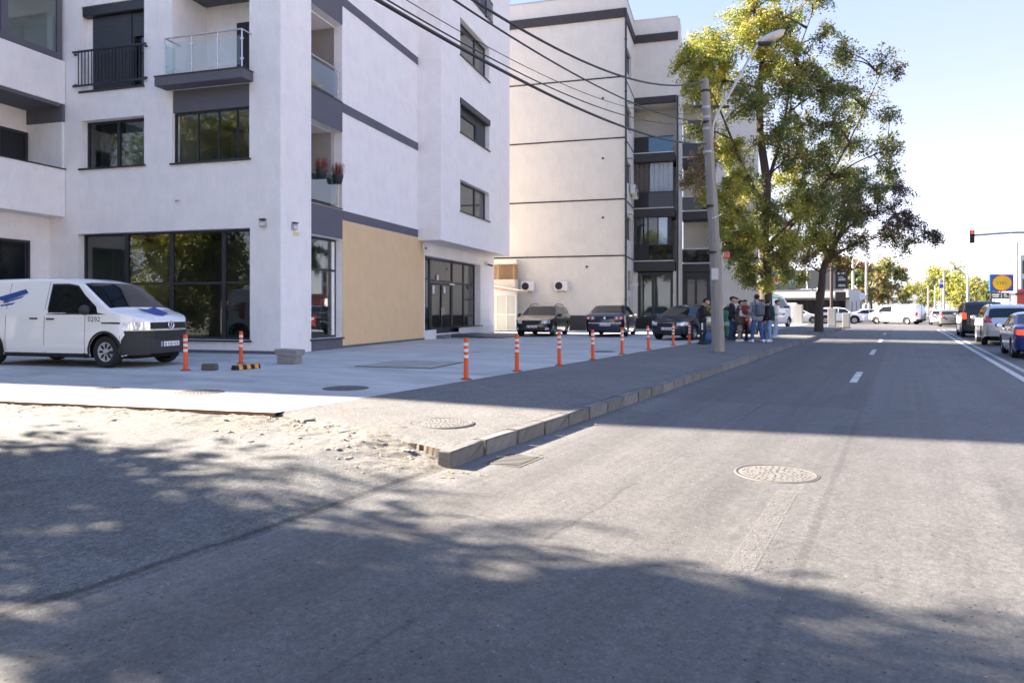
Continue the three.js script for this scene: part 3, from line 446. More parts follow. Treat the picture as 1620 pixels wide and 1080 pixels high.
  glazing(t, plane('front', Y), 3.1, 4.55, .3, 3.5, 0, [3.75], [], { b: .12, name: 'door', glass: M.carglass }); obj('surround', [bx(2.86, 3.09, LOT, 3.88, Y - .3, Y + .05), bx(4.56, 4.99, LOT, 3.88, Y - .3, Y + .05), bx(3.09, 4.56, 3.51, 3.88, Y - .3, Y + .02)], M.brownp, t);
  glazing(t, plane('front', Y + .1), 5.4, 7.2, 8.5, 9.9, -.06, [6.3], [], { b: .08, glass: M.carglass }); glazing(t, plane('front', Y + .1), 5.4, 7.2, 5, 6.4, -.06, [6.3], [], { b: .08, glass: M.carglass });
  obj('downpipe', cyl(.06, .06, [2.72, .3, Z + .12], [2.72, 14.8, Z + .12], 8), M.frame, t);
}
// glazed lean-to between the two blocks
{
  const p = B(-.6, -21), t = thing('glazed_shed', 'low white glazed shed with sloping roof between the apartment blocks', 'shed', [p[0], LOT, p[2]], AB);
  const w = glazing(t, plane('front', 0), -.6, 1.38, .05, 2.1, 0, [.2, .82], [.95], { b: .08, m: .07, frame: M.white, glass: phys([.55, .54, .47], .25, { ior: 1.5 }) });
  obj('roof', [poly([[-2.6, 2.95], [-2.6, 2.75], [1.5, 2.15], [1.5, 2.3]], 2.2).translate(0, 0, -2.1)], mat([.55, .42, .34], .8), t); obj('wall', [bx(-2.5, -.62, 0, 2.7, -2, 0), poly([[-.6, 2.1], [1.38, 2.1], [1.38, 2.17], [-.6, 2.44]], .1).translate(0, 0, -.12)], M.white, t);
  const q = B(-.9, -22.5), s = thing('rooftop_kiosk', 'small ochre rooftop structure with pale ledge above the white shed', 'outbuilding', [q[0], LOT, q[2]], AB); obj('wall', [bx(-2, .9, 0, 3.0, -1.5, -.9)], M.stucco2, s); obj('post', [bx(-.2, -.05, 3.0, 3.9, -.9, -.8), bx(.8, .9, 3.0, 3.9, -.9, -.8)], mat([.35, .25, .15], .9), s); obj('roof', bx(-2, 1.1, 3.9, 4.15, -1.6, -.5), M.stucco2, s); obj('back_panel', bx(-2, .9, 3.01, 3.89, -1.5, -1.4), mat([.3, .22, .14], .9), s);
}
{ const p = B(1.15, -14.2), t = thing('access_ramp', 'dark steel wheelchair ramp leading to the shop door', 'ramp', [p[0], LOT, p[2]], AB); obj('plate', poly([[0, 0], [.0, .14], [.3, .15], [2.3, .02], [2.3, 0]], 2.4, .005).translate(-.8, 0, -.4), mat([.10, .10, .105], .6, { metalness: .4 }), t); }
// ---------- vehicles ----------
const tyreG = r => lathe([[r * .62, -.1], [r * .9, -.105], [r * .985, -.08], [r, -.03], [r, .03], [r * .985, .08], [r * .9, .105], [r * .62, .1], [r * .58, 0], [r * .62, -.1]], 28).rotateX(Math.PI / 2);
function plateTex(s) { return ctex(256, 56, (c, w, h) => { c.fillStyle = '#e9e9e6'; c.fillRect(0, 0, w, h); c.fillStyle = '#1d3f9a'; c.fillRect(0, 0, 22, h); c.fillStyle = '#16181c'; c.font = 'bold 44px sans-serif'; c.textAlign = 'center'; c.textBaseline = 'middle'; c.fillText(s, w / 2 + 10, h / 2 + 3); c.strokeStyle = '#555'; c.lineWidth = 3; c.strokeRect(1, 1, w - 2, h - 2); }); }
function interp(pts, x) { for (let i = 0; i < pts.length - 1; i++) { const [a, p] = pts[i], [b, q] = pts[i + 1]; if (x <= a && x >= b) { const t = (a - x) / (a - b); return lerp(p, q, t); } } return x > pts[0][0] ? pts[0][1] : pts[pts.length - 1][1]; }
// smooth the profile with a small window so that the roofline bends instead of folding
function prof(pts, w = .07) { return x => { let s = 0; for (let k = -3; k <= 3; k++) s += interp(pts, clamp(x + k * w / 3, pts[pts.length - 1][0], pts[0][0])); return s / 7; }; }
// s: L,W,top profile [[x,y]..front to rear], belt, bot, xw:[front,rear] axle x, wr, tumble, paint
function carBody(s) {
  const hL = s.L / 2, top = prof(s.top), bot0 = s.bot ?? .2, ra = s.wr * 1.17, hub = s.wr;
  const hw = x => { const e = clamp((Math.abs(x) - (hL - (x > 0 ? s.nose ?? .75 : s.rear ?? .45))) / (x > 0 ? s.nose ?? .75 : s.rear ?? .45)); return s.W / 2 * (1 - (x > 0 ? s.nf ?? .24 : .12) * Math.pow(e, 2.8)) ; };
  const side = (x, y) => { const b = clamp((y - .62) / .5, -1.3, .7); return hw(x) * (1 - .035 * b * b - (y < .35 ? .03 * (.35 - y) / .15 : 0)) - Math.max(0, y - s.belt) * s.tumble; };
  const bot = x => { let y = bot0 + .10 * sstep(hL - .5, hL, Math.abs(x)); for (const w of s.xw) { const d = Math.abs(x - w); if (d < ra) y = Math.max(y, hub + Math.sqrt(ra * ra - d * d)); } return y; };
  const xs = new Set(); for (let i = 0; i <= 44; i++) xs.add(+(hL - s.L * i / 44).toFixed(4)); for (const w of s.xw) for (let k = 0; k <= 16; k++) xs.add(+(w + ra * .9999 * Math.cos(Math.PI * k / 16)).toFixed(4)); for (const w of s.xw) { xs.add(+(w + ra + .002).toFixed(4)); xs.add(+(w - ra - .002).toFixed(4)); } for (const d of [.02, .05, .1]) { xs.add(+(hL - d).toFixed(4)); xs.add(+(-hL + d).toFixed(4)); }
  for (const [x] of s.top) xs.add(+clamp(x, -hL, hL).toFixed(4));
  const X = [...xs].sort((a, b) => b - a).filter((x, i, a) => !i || a[i - 1] - x > .0015), nl = 9, nu = 4, nt = 8, ns = nl + nu + nt * 2 + nu + nl;
  const endIn = x => 1 - .06 * Math.pow(clamp(1 - (hL - Math.abs(x)) / .1), 2);
  const section = x => {
    const yT = top(x), yb = Math.min(bot(x), yT - .08), yS = yT - .05 - .03 * clamp((yT - s.belt) * 3), bl = Math.min(s.belt, yS - .012), P = [];
    for (let i = 0; i < nl; i++) { const y = lerp(yb, bl, i / (nl - 1)); P.push([side(x, y) * endIn(x), y]); }
    for (let i = 1; i <= nu; i++) { const y = lerp(bl, yS, i / nu); P.push([side(x, y) * endIn(x), y]); }
    const zS = side(x, yS) * endIn(x); for (let i = 1; i <= nt; i++) { const a = i / nt * Math.PI / 2, q = Math.pow(Math.cos(a), .55); P.push([zS * q, yS + (yT - yS) * Math.pow(Math.sin(a), .8)]); }
    return P;
  };
  const pos = [], uv = [], ix = []; const secs = X.map(section), n1 = secs[0].length, nAll = n1 * 2 - 1;
  for (let i = 0; i < X.length; i++) { const P = secs[i]; for (let k = 0; k < n1; k++) { pos.push(X[i], P[k][1], P[k][0]); uv.push(X[i], P[k][1]); } for (let k = n1 - 2; k >= 0; k--) { pos.push(X[i], P[k][1], -P[k][0]); uv.push(X[i], P[k][1]); } }
  for (let i = 0; i < X.length - 1; i++) for (let k = 0; k < nAll - 1; k++) { const a = i * nAll + k, b = a + 1, c = a + nAll, d = c + 1; ix.push(a, b, d, a, d, c); }
  for (const [i, fl] of [[0, 0], [X.length - 1, 1]]) { const o = i * nAll, c = pos.length / 3; let cy = 0; for (let k = 0; k < nAll; k++) cy += pos[(o + k) * 3 + 1]; pos.push(X[i] + (fl ? -.03 : .04), cy / nAll, 0); uv.push(0, 0); for (let k = 0; k < nAll; k++) { const a = o + k, b = o + (k + 1) % nAll; fl ? ix.push(c, a, b) : ix.push(c, b, a); } }
  const g = new THREE.BufferGeometry(); g.setAttribute('position', new THREE.Float32BufferAttribute(pos, 3)); g.setAttribute('uv', new THREE.Float32BufferAttribute(uv, 2)); g.setIndex(ix); g.computeVertexNormals();
  return { geo: toCreasedNormals(g, .65), side, top, hw, topPt: (x, f) => { const yT = top(x), yS = yT - .05 - .03 * clamp((yT - s.belt) * 3), zS = side(x, yS) * endIn(x), q = Math.abs(f), c = Math.pow(q, 1 / .55), sn = Math.sqrt(1 - Math.min(1, c * c)); return [x, yS + (yT - yS) * Math.pow(sn, .8), zS * f]; } };
}
function subdiv(g, maxE) { // split long edges so that a patch follows a curved panel
  let p = [...(g.index ? g.toNonIndexed() : g).attributes.position.array];
  for (let it = 0; it < 6; it++) { const q = []; let any = false; for (let i = 0; i < p.length; i += 9) { const T = [0, 3, 6].map(k => [p[i + k], p[i + k + 1], p[i + k + 2]]), d = [0, 1, 2].map(k => Math.hypot(T[k][0] - T[(k + 1) % 3][0], T[k][1] - T[(k + 1) % 3][1])), m = Math.max(...d); if (m < maxE) { q.push(...T.flat()); continue; } any = true; const k = d.indexOf(m), A = T[k], B2 = T[(k + 1) % 3], C = T[(k + 2) % 3], H = A.map((v, j) => (v + B2[j]) / 2); q.push(...A, ...H, ...C, ...H, ...B2, ...C); } p = q; if (!any) break; }
  const o = new THREE.BufferGeometry(); o.setAttribute('position', new THREE.Float32BufferAttribute(p, 3)); return mergeVertices(o);
}
function patchSide(b, pts, sgn, off = .006) { const g = subdiv(new THREE.ShapeGeometry(new THREE.Shape(pts.map(p => new THREE.Vector2(...p)))), .22), p = g.attributes.position; for (let i = 0; i < p.count; i++) p.setZ(i, sgn * (b.side(p.getX(i), p.getY(i)) + off)); g.computeVertexNormals(); return g; }
function patchTop(b, x0, x1, f0, f1, off = .008, n = 8, tp = 0) { // on bonnet, windscreen, roof or rear window; tp narrows the x1 end
  const g = new THREE.PlaneGeometry(1, 1, n, n), p = g.attributes.position;
  for (let i = 0; i < p.count; i++) { const v = p.getX(i) + .5, t = p.getY(i) + .5, x = lerp(x0, x1, t), k = 1 - tp * t, f = lerp(f0, f1, v) * k, a = b.topPt(x, f), c = b.topPt(x - .01, f), nx = -(c[1] - a[1]) / -.01, l = Math.hypot(nx, 1); p.setXYZ(i, a[0] + off * nx / l, a[1] + off / l, a[2]); }
  g.computeVertexNormals(); return g;
}
const paintOf = (c, o = {}) => phys(c, .32, { clearcoat: 1, clearcoatRoughness: .04, ...o });
const cmCar = mat([.03, .031, .033], .65), seamM = mat([.02, .02, .022], .9), wellM = mat([.008, .008, .009], .95);
const LATER = [];
function car(name, label, s, pos, turn, group) {
  const t = thing(name, label, s.cat ?? 'car', pos, turn, group), b = carBody(s), P = s.paint, hL = s.L / 2, small = s.small;
  const body = obj('body', b.geo, P, t);
  obj('underbody', [bx(-hL + .25, hL - .3, .19, .8, -s.W / 2 + .27, s.W / 2 - .27)], wellM, t);
  for (const w of s.xw) for (const sg of [-1, 1]) {
    const g = tyreG(s.wr), wh = obj('wheel', g, M.rubber, t); wh.position.set(w, s.wr, sg * (s.W / 2 - .12));
    const r = s.wr * .64, sp = s.spokes ?? 5, rimg = [lathe([[r, .055], [r * .98, .088], [r * .9, .082], [r * .86, .05], [r * .2, .062], [0, .066]].map(([a, z]) => [a, z]), 24).rotateX(sg * Math.PI / 2)];
    const rim = obj('rim', merge(rimg), s.rimM ?? M.rim, wh); if (sg > 0) { } 
    const ho = []; for (let k = 0; k < sp; k++) { const a = k / sp * 6.283, q = new THREE.CircleGeometry(r * .2, 8); q.scale(.62, 1.5, 1); q.translate(0, r * .6, .074); q.rotateZ(a); if (sg < 0) q.rotateY(Math.PI); ho.push(q); } obj('rim_opening', merge(ho), wellM, rim).userData.kind = 'stuff';
  }
  for (const sg of [-1, 1]) {
    for (const [i, w] of s.win.entries()) obj('side_window', patchSide(b, w, sg), s.panel?.includes(i) ? P : M.carglass, t);
    if (s.trim) obj('window_trim', patchSide(b, s.trim, sg, .003), M.black, t);
    if (!small) for (const q of s.seams ?? []) obj('door_gap', patchSide(b, rect(q[0] - .006, q[0] + .006, q[1], q[2]), sg, .0025), seamM, t);
    if (!small) for (const [x, y] of s.handles ?? []) obj('door_handle', bx(x - .1, x + .1, y - .018, y + .018, -.02, .028, .012).translate(0, 0, sg * (b.side(x, y) + .012)), s.handleM ?? P, t);
    const [mx, my] = s.mirror, mg = new THREE.SphereGeometry(1, 14, 10).scale(.09, s.mirH ?? .085, .125).translate(mx, my, sg * (b.side(mx, my) + .13)), mi = obj('mirror', mg, s.mirM ?? P, t); obj('glass', new THREE.CircleGeometry(.07, 12).scale(1.2, 1, 1).rotateY(-Math.PI / 2).translate(mx - .088, my, sg * (b.side(mx, my) + .13)), M.chrome, mi);
    if (s.sillM) obj('sill_trim', patchSide(b, [[s.xw[0] - s.wr * 1.25, .22], [s.xw[0] - s.wr * 1.25, .30], [s.xw[1] + s.wr * 1.25, .30], [s.xw[1] + s.wr * 1.25, .22]], sg, .005), s.sillM, t);
    if (s.arch) for (const w of s.xw) { const r0 = s.wr * 1.17, r1 = s.wr * 1.32, sh = new THREE.Shape(); sh.absarc(w, s.wr, r1, -.12, Math.PI + .12, false); sh.absarc(w, s.wr, r0, Math.PI + .12, -.12, true); const g = new THREE.ShapeGeometry(sh, 14), p = g.attributes.position; for (let i = 0; i < p.count; i++) p.setZ(i, sg * (b.side(p.getX(i), p.getY(i)) + .012)); g.computeVertexNormals(); obj('wheel_arch', g, s.arch, t); }
    if (s.rails) obj('roof_rail', tube([[s.rails[0], b.top(s.rails[0]) - .03, sg * (b.side(0, s.belt + .4) - .1)], [s.rails[0] - .15, b.top(s.rails[0]) + .05, sg * (b.side(0, s.belt + .4) - .1)], [s.rails[1] + .15, b.top(s.rails[1]) + .05, sg * (b.side(0, s.belt + .4) - .1)], [s.rails[1], b.top(s.rails[1]) - .03, sg * (b.side(0, s.belt + .4) - .1)]], .018, 6, 24), s.railM ?? M.black, t);
  }
  if (s.shield) obj('windscreen', patchTop(b, s.shield[0], s.shield[1], -.93, .93, .008, 8, -.0), M.carglass, t);
  if (s.back) obj('rear_window', patchTop(b, s.back[0], s.back[1], -.88, .88, .008), M.carglass, t);
  // lamps and fittings as patches wrapped round the ends: front/rear boxes given by y range and z range
  const wrap = (end, y0, y1, z0, z1, m, nm, par, off = .012) => { // panel on the end face that follows its rounding
    const g = new THREE.PlaneGeometry(1, 1, Math.max(8, Math.ceil(Math.abs(z1 - z0) / .045)), 4), p = g.attributes.position;
    for (let i = 0; i < p.count; i++) { const z = lerp(z0, z1, p.getX(i) + .5), y = lerp(y0, y1, p.getY(i) + .5), za = Math.abs(z); let x = hL + .035; for (let k = 0; k < 90 && b.side(end * x, y) * (1 - .06 * Math.pow(clamp(1 - (hL - x) / .1), 2)) < za && x > hL - .9; k++) x -= .01; const yt = b.top(end * Math.min(x, hL)); let xx = x; for (let k = 0; k < 40 && b.top(end * Math.min(xx, hL)) < y + .02; k++) xx -= .01; p.setXYZ(i, end * (Math.min(x, xx) + off), y, z); }
    if (end < 0) { const ix = g.index.array; for (let i = 0; i < ix.length; i += 3) { const q = ix[i]; ix[i] = ix[i + 1]; ix[i + 1] = q; } }
    g.computeVertexNormals(); m.side = THREE.DoubleSide; return obj(nm, g, m, par ?? t);
  };
  const fr = s.fr ?? {}, rr = s.rr ?? {};
  for (const sg of [-1, 1]) { if (fr.lamp) wrap(1, fr.lamp[0], fr.lamp[1], sg * fr.lamp[2], sg * fr.lamp[3], M.lamp, 'headlight'); if (rr.lamp) { const l = wrap(-1, rr.lamp[0], rr.lamp[1], sg * rr.lamp[2], sg * rr.lamp[3], rr.on ? M.lit : M.tail, 'tail_light'); if (rr.round) for (const z of rr.round) { obj('lens', new THREE.CircleGeometry(.055, 16).rotateY(-Math.PI / 2).translate(-hL - .06, (rr.lamp[0] + rr.lamp[1]) / 2, sg * z), M.reflect, l); } } if (fr.fog) wrap(1, fr.fog[0], fr.fog[1], sg * fr.fog[2], sg * fr.fog[3], M.lamp, 'fog_light'); }
  if (fr.bumper) wrap(1, fr.bumper[0], fr.bumper[1], -fr.bumper[2], fr.bumper[2], fr.bm ?? cmCar, 'bumper', t, .008); if (fr.grille) { const g = wrap(1, fr.grille[0], fr.grille[1], -fr.grille[2], fr.grille[2], M.black, 'grille', t, .02); if (fr.chrome) obj('chrome_bar', bx(hL + .03, hL + .062, fr.grille[1], fr.grille[1] + .02, -fr.grille[2], fr.grille[2]), M.chrome, g); if (fr.slats) for (let i = 0; i < fr.slats; i++) obj('slat', bx(hL + .02, hL + .064, lerp(fr.grille[0], fr.grille[1], (i + .5) / fr.slats) - .006, lerp(fr.grille[0], fr.grille[1], (i + .5) / fr.slats) + .006, -fr.grille[2] * .95, fr.grille[2] * .95), fr.slatM ?? M.black, g); if (fr.badge) fr.badge(g, hL + .07, (fr.grille[0] + fr.grille[1]) / 2); }
  if (fr.intake) wrap(1, fr.intake[0], fr.intake[1], -fr.intake[2], fr.intake[2], M.black, 'air_intake', t, .022);
  if (rr.bumper) wrap(-1, rr.bumper[0], rr.bumper[1], -rr.bumper[2], rr.bumper[2], rr.bm ?? cmCar, 'rear_bumper', t, .02); if (rr.badge) obj('badge', cyl(.045, .045, [-hL - .045, rr.badge, 0], [-hL - .025, rr.badge, 0], 18), M.chrome, t); if (rr.strip) wrap(-1, rr.strip, rr.strip + .018, -s.W * .4, s.W * .4, M.chrome, 'chrome_strip', t, .024);
  if (rr.glass) wrap(-1, rr.glass[0], rr.glass[1], -rr.glass[2], rr.glass[2], M.carglass, 'rear_window', t, .015); if (rr.seam) obj('door_gap', bx(-hL - .05, -hL - .02, .5, s.belt + .7, -.006, .006), seamM, t);
  const plate = (x, y, txt, sg) => obj('number_plate', new THREE.BoxGeometry(.012, .112, .52).translate(x, y, 0), [M.white, M.white, M.white, M.white, M.white, M.white], t);
  for (const [d, y, txt] of s.plates ?? []) { const m = mat('#ffffff', .4, { map: plateTex(txt) }), g = new THREE.PlaneGeometry(.52, .112); g.rotateY(d * Math.PI / 2).translate(d * (hL + .085), y, 0); const pl = obj('number_plate', bx(d > 0 ? hL + .02 : -hL - .083, d > 0 ? hL + .083 : -hL - .02, y - .056, y + .056, -.26, .26), M.white, t); obj('plate_print', g, m, pl); }
  return [t, b];
}
const XR = (x, f) => R(x, f, 0);
const metal = { metalness: .55 };
const sedanTop = [[2.38, .72], [2.3, .76], [1.25, .97], [.42, 1.41], [-.2, 1.475], [-.85, 1.43], [-1.72, 1.09], [-2.22, 1.05], [-2.38, .93]];
// delivery van beside the shop window
{
  const s = { cat: 'van', L: 4.76, W: 1.9, bot: .24, belt: 1.18, tumble: .24, wr: .345, xw: [1.56, -1.74], nose: .66, nf: .45, rear: .3, paint: paintOf([.88, .88, .88]), sillM: M.black,
    top: [[2.38, 1.0], [2.34, 1.05], [2.15, 1.14], [1.68, 1.27], [.80, 1.87], [.35, 1.965], [-.5, 1.99], [-2.15, 1.97], [-2.33, 1.88], [-2.38, 1.0]],
    win: [[[1.36, 1.19], [1.30, 1.32], [.68, 1.76], [.42, 1.80], [-.02, 1.80], [-.02, 1.19]]], trim: [[1.60, 1.15], [1.36, 1.19], [.70, 1.79], [.42, 1.835], [-.05, 1.835], [-.05, 1.15]],
    seams: [[-.12, .30, 1.88], [1.02, .34, 1.14], [-1.25, .34, 1.86]], handles: [[.06, 1.05], [-.42, 1.06]], handleM: M.black, mirror: [1.13, 1.25], mirH: .11, mirM: cmCar, shield: [1.62, .80], rimM: mat([.50, .51, .53], .5), spokes: 8, arch: M.black,
    fr: { lamp: [.82, .985, .50, .935], bumper: [.30, .80, .93], grille: [.84, .98, .52], slats: 4, intake: [.62, .78, .62] }, rr: { lamp: [.9, 1.5, .8, .94] }, plates: [[1, .50, 'B 728 FCR']] };
  const [t, b] = car('delivery_van', 'white delivery van with black bumper and blue wing stripes by the shop window', s, B(-.9 - 1.56, 5.1 - .95 + .02), AB);
  // tag numbers, stripes and the wing marks on both flanks
  const num = ctex(256, 96, (c, w, h) => { c.fillStyle = '#eceded'; c.fillRect(0, 0, w, h); c.fillStyle = '#0c0f14'; c.font = 'bold 92px monospace'; c.textAlign = 'center'; c.textBaseline = 'middle'; c.fillText('0292', w / 2, h / 2 + 4); });
  const blue = mat([.012, .06, .30], .35), q = new THREE.PlaneGeometry(.40, .145, 6, 1); { const p = q.attributes.position; for (let i = 0; i < p.count; i++) { const x = p.getX(i) + 1.27, y = p.getY(i) + 1.055; p.setXYZ(i, x, y, b.side(x, y) + .006); } q.computeVertexNormals(); }
  obj('fleet_number', q, mat('#ffffff', .4, { map: num }), t);
  obj('indicator_trim', patchSide(b, [[1.47, .955], [1.47, .985], [1.95, .985], [1.95, .945]], 1, .008), M.black, t);
  for (const pts of [[[-.62, 1.72], [-.5, 1.63], [-1.3, 1.44], [-1.7, 1.52]], [[-.60, 1.58], [-.72, 1.52], [-1.3, 1.40], [-1.4, 1.42]], [[-.9, 1.42], [-1.0, 1.37], [-1.4, 1.33], [-1.45, 1.36]]].map(l => l.map(([x, y]) => [x * .8 - .30, y]))) obj('wing_mark', patchSide(b, pts, 1, .007), blue, t);
  { const g = patchTop(b, 2.22, 1.75, -.45, .18, .01, 6), p = g.attributes.position; for (let i = 0; i < p.count; i++) { const v = (i % 7) / 6; p.setX(i, p.getX(i) - .20 * Math.abs(v - .68)); const w = b.topPt(p.getX(i), p.getZ(i) / .85); p.setY(i, w[1] + .012); } g.computeVertexNormals(); obj('wing_mark', g, blue, t); }
  const ring = obj('emblem', new THREE.TorusGeometry(.085, .011, 8, 28).rotateY(Math.PI / 2).translate(2.462, .915, 0), M.chrome, t); obj('letters', [cyl(.009, .009, [2.462, .99, -.045], [2.462, .925, 0], 6), cyl(.009, .009, [2.462, .99, .045], [2.462, .925, 0], 6), cyl(.009, .009, [2.462, .945, -.078], [2.462, .845, -.035], 6), cyl(.009, .009, [2.462, .945, .078], [2.462, .845, .035], 6), cyl(.009, .009, [2.462, .845, -.035], [2.462, .91, 0], 6), cyl(.009, .009, [2.462, .845, .035], [2.462, .91, 0], 6)], M.chrome, ring);
  for (const sg of [-1, 1]) obj('bumper_corner', patchSide(b, [[1.955, .27], [1.985, .60], [2.06, .73], [2.18, .80], [2.379, .80], [2.379, .27]], sg, .012), cmCar, t);
  obj('bumper_rib', [.44, .50, .56].map(y => bx(2.25, 2.405, y - .012, y + .012, -.62, -.3)), M.black, t); obj('chrome_bar', bx(2.418, 2.44, .822, .838, -.5, .5), M.chrome, t); obj('wiper', [cyl(.01, .01, [1.66, 1.26, .5], [1.35, 1.48, -.1], 5), cyl(.01, .01, [1.66, 1.26, -.2], [1.35, 1.48, -.7], 5)], M.black, t); obj('mud_flap', [bx(.98, 1.02, .2, .42, .72, .93), bx(.98, 1.02, .2, .42, -.93, -.72)], M.rubber, t);
}
const wagonTop = [[2.28, .74], [2.2, .78], [1.2, .96], [.42, 1.40], [-.2, 1.465], [-1.2, 1.45], [-1.85, 1.38], [-2.16, 1.05], [-2.28, .90]];
const wWin = [[[.98, .97], [.36, 1.33], [-.12, 1.36], [-.14, .96]], [[-.22, .96], [-.2, 1.36], [-.98, 1.35], [-1.02, .98]], [[-1.10, .99], [-1.06, 1.345], [-1.62, 1.30], [-1.80, 1.05]]];
const wagon = { L: 4.57, W: 1.77, bot: .18, belt: .93, tumble: .42, wr: .315, xw: [1.36, -1.22], paint: paintOf([.010, .012, .018]), top: wagonTop, win: wWin, seams: [[-.17, .28, .95], [1.0, .4, .93], [-1.05, .5, .95]], handles: [[.05, .86], [-.88, .88]], mirror: [.78, .98], shield: [1.16, .42], back: [-1.9, -2.14], rails: [.3, -1.7], fr: { lamp: [.60, .74, .46, .80], grille: [.56, .74, .38], chrome: 1, slats: 5, intake: [.28, .42, .6], fog: [.32, .42, .62, .76] }, rr: { lamp: [.7, 1.0, .6, .84] }, plates: [[1, .46, 'B 106 KAM']] };
car('parked_car', 'black station wagon parked facing the street beside the white shed', wagon, B(3.45, -16.6), AB - Math.PI / 2);
const sWin = [[[1.02, .98], [.36, 1.34], [-.10, 1.37], [-.14, .97]], [[-.22, .97], [-.18, 1.37], [-.82, 1.34], [-1.34, 1.06], [-1.30, 1.02]]];
const sedan = { L: 4.77, W: 1.82, bot: .18, belt: .95, tumble: .42, wr: .32, xw: [1.42, -1.29], paint: paintOf([.012, .022, .055], metal), top: sedanTop, win: sWin, seams: [[-.17, .28, .95], [1.02, .4, .93], [-1.1, .6, .97]], handles: [[.02, .88], [-.95, .90]], mirror: [.80, 1.0], shield: [1.2, .44], back: [-.92, -1.66], fr: { lamp: [.58, .74, .5, .84], grille: [.5, .72, .35] }, rr: { lamp: [.78, .93, .44, .84], round: [.54, .74], badge: .86, strip: .62 }, plates: [[-1, .56, 'DB 07 XAN']] };
car('parked_car', 'dark blue saloon parked with its round tail lights towards the street', sedan, B(6.7, -17.2), AB + Math.PI / 2);
const hatchTop = [[2.1, .73], [2.0, .77], [1.1, .94], [.40, 1.36], [-.2, 1.44], [-1.2, 1.42], [-1.78, 1.32], [-2.02, 1.0], [-2.1, .85]];
const hatchWin = [[[.92, .95], [.34, 1.30], [-.12, 1.34], [-.14, .94]], [[-.22, .94], [-.2, 1.34], [-.92, 1.33], [-.98, .96]], [[-1.06, .97], [-1.0, 1.325], [-1.5, 1.27], [-1.68, 1.02]]];
const hatch = { L: 4.2, W: 1.71, bot: .18, belt: .91, tumble: .42, wr: .30, xw: [1.28, -1.33], paint: paintOf([.008, .016, .045], metal), top: hatchTop, win: hatchWin, seams: [[-.17, .28, .93], [.96, .4, .92]], handles: [[.02, .84]], mirror: [.74, .96], shield: [1.06, .40], back: [-1.82, -2.0], fr: { lamp: [.60, .74, .42, .80], grille: [.60, .70, .36], chrome: 1, intake: [.26, .40, .6] }, plates: [[1, .47, 'B 20 MGW']] };
car('parked_car', 'navy hatchback parked at an angle behind the orange bollards', hatch, [7.5, LOT, -31.0], -Math.PI / 2 - 36 * Math.PI / 180);
// queue on the right of the street
const ahead = AR + Math.PI / 2;
const accent = { ...sedan, L: 4.26, W: 1.69, wr: .29, xw: [1.25, -1.22], paint: paintOf([.012, .035, .20], metal), top: sedanTop.map(([x, y]) => [x * .893, y * .95]), win: sWin.map(w => w.map(([x, y]) => [x * .893, y * .95])), belt: .90, mirror: [.72, .95], shield: [1.07, .39], back: [-.82, -1.48], seams: [[-.15, .28, .9], [.9, .4, .88]], handles: [[.02, .83], [-.85, .85]], rr: { lamp: [.72, .87, .42, .80], on: 1, badge: .8 }, fr: {}, plates: [[-1, .62, 'B 32 TAB']] };
car('queue_car', 'bright blue saloon with lit tail lights at the right edge', accent, XR(7.55, 22.5), ahead, 'cars queueing at the junction');
const suvTop = [[2.28, .88], [2.2, .93], [1.25, 1.10], [.55, 1.60], [-.2, 1.70], [-1.4, 1.68], [-1.95, 1.58], [-2.2, 1.12], [-2.28, .85]];
const suvWin = [[[1.05, 1.13], [.46, 1.54], [-.1, 1.58], [-.14, 1.11]], [[-.22, 1.11], [-.2, 1.58], [-.98, 1.56], [-1.02, 1.13]], [[-1.1, 1.14], [-1.05, 1.555], [-1.66, 1.5], [-1.9, 1.2]]];
const suv = { L: 4.56, W: 1.86, bot: .28, belt: 1.08, tumble: .40, wr: .37, xw: [1.4, -1.31], paint: paintOf([.52, .53, .53], { metalness: .6 }), top: suvTop, win: suvWin, seams: [[-.17, .4, 1.08], [1.06, .5, 1.05]], handles: [[.02, 1.0], [-.9, 1.02]], mirror: [.85, 1.12], shield: [1.22, .58], back: [-1.98, -2.18], rails: [.3, -1.75], railM: M.frameL, arch: mat([.30, .30, .29], .5), rr: { lamp: [.92, 1.2, .62, .90], bumper: [.42, .62, .8], bm: mat([.35, .35, .34], .5) }, plates: [[-1, .8, 'B 91 RUX']] };
car('queue_car', 'silver sport utility car with roof rails in the queue behind the blue saloon', suv, XR(7.6, 31.6), ahead, 'cars queueing at the junction');
const vanTop = [[2.4, .98], [2.35, 1.02], [1.75, 1.2], [.95, 1.8], [.4, 1.9], [-2.1, 1.88], [-2.32, 1.75], [-2.4, .9]];
const vanWin = [[[1.45, 1.2], [.85, 1.70], [-.0, 1.74], [-.02, 1.15]], [[-.1, 1.15], [-.08, 1.74], [-1.1, 1.74], [-1.12, 1.15]], [[-1.2, 1.15], [-1.18, 1.74], [-2.1, 1.70], [-2.15, 1.18]]];
const mpv = { cat: 'van', L: 4.8, W: 1.92, bot: .25, belt: 1.12, tumble: .24, wr: .34, xw: [1.5, -1.5], rear: .25, paint: paintOf([.008, .009, .013]), top: vanTop, win: vanWin, seams: [], mirror: [1.15, 1.2], mirH: .12, shield: [1.7, .98], rr: { lamp: [.95, 1.28, .74, .95], on: 1, glass: [1.18, 1.70, .74], bumper: [.35, .55, .85] }, rails: [.6, -1.9], plates: [[-1, .86, 'B 44 VIT']] };
car('queue_van', 'black passenger van with roof rails ahead of the silver car', mpv, XR(7.45, 41.0), ahead, 'cars queueing at the junction');
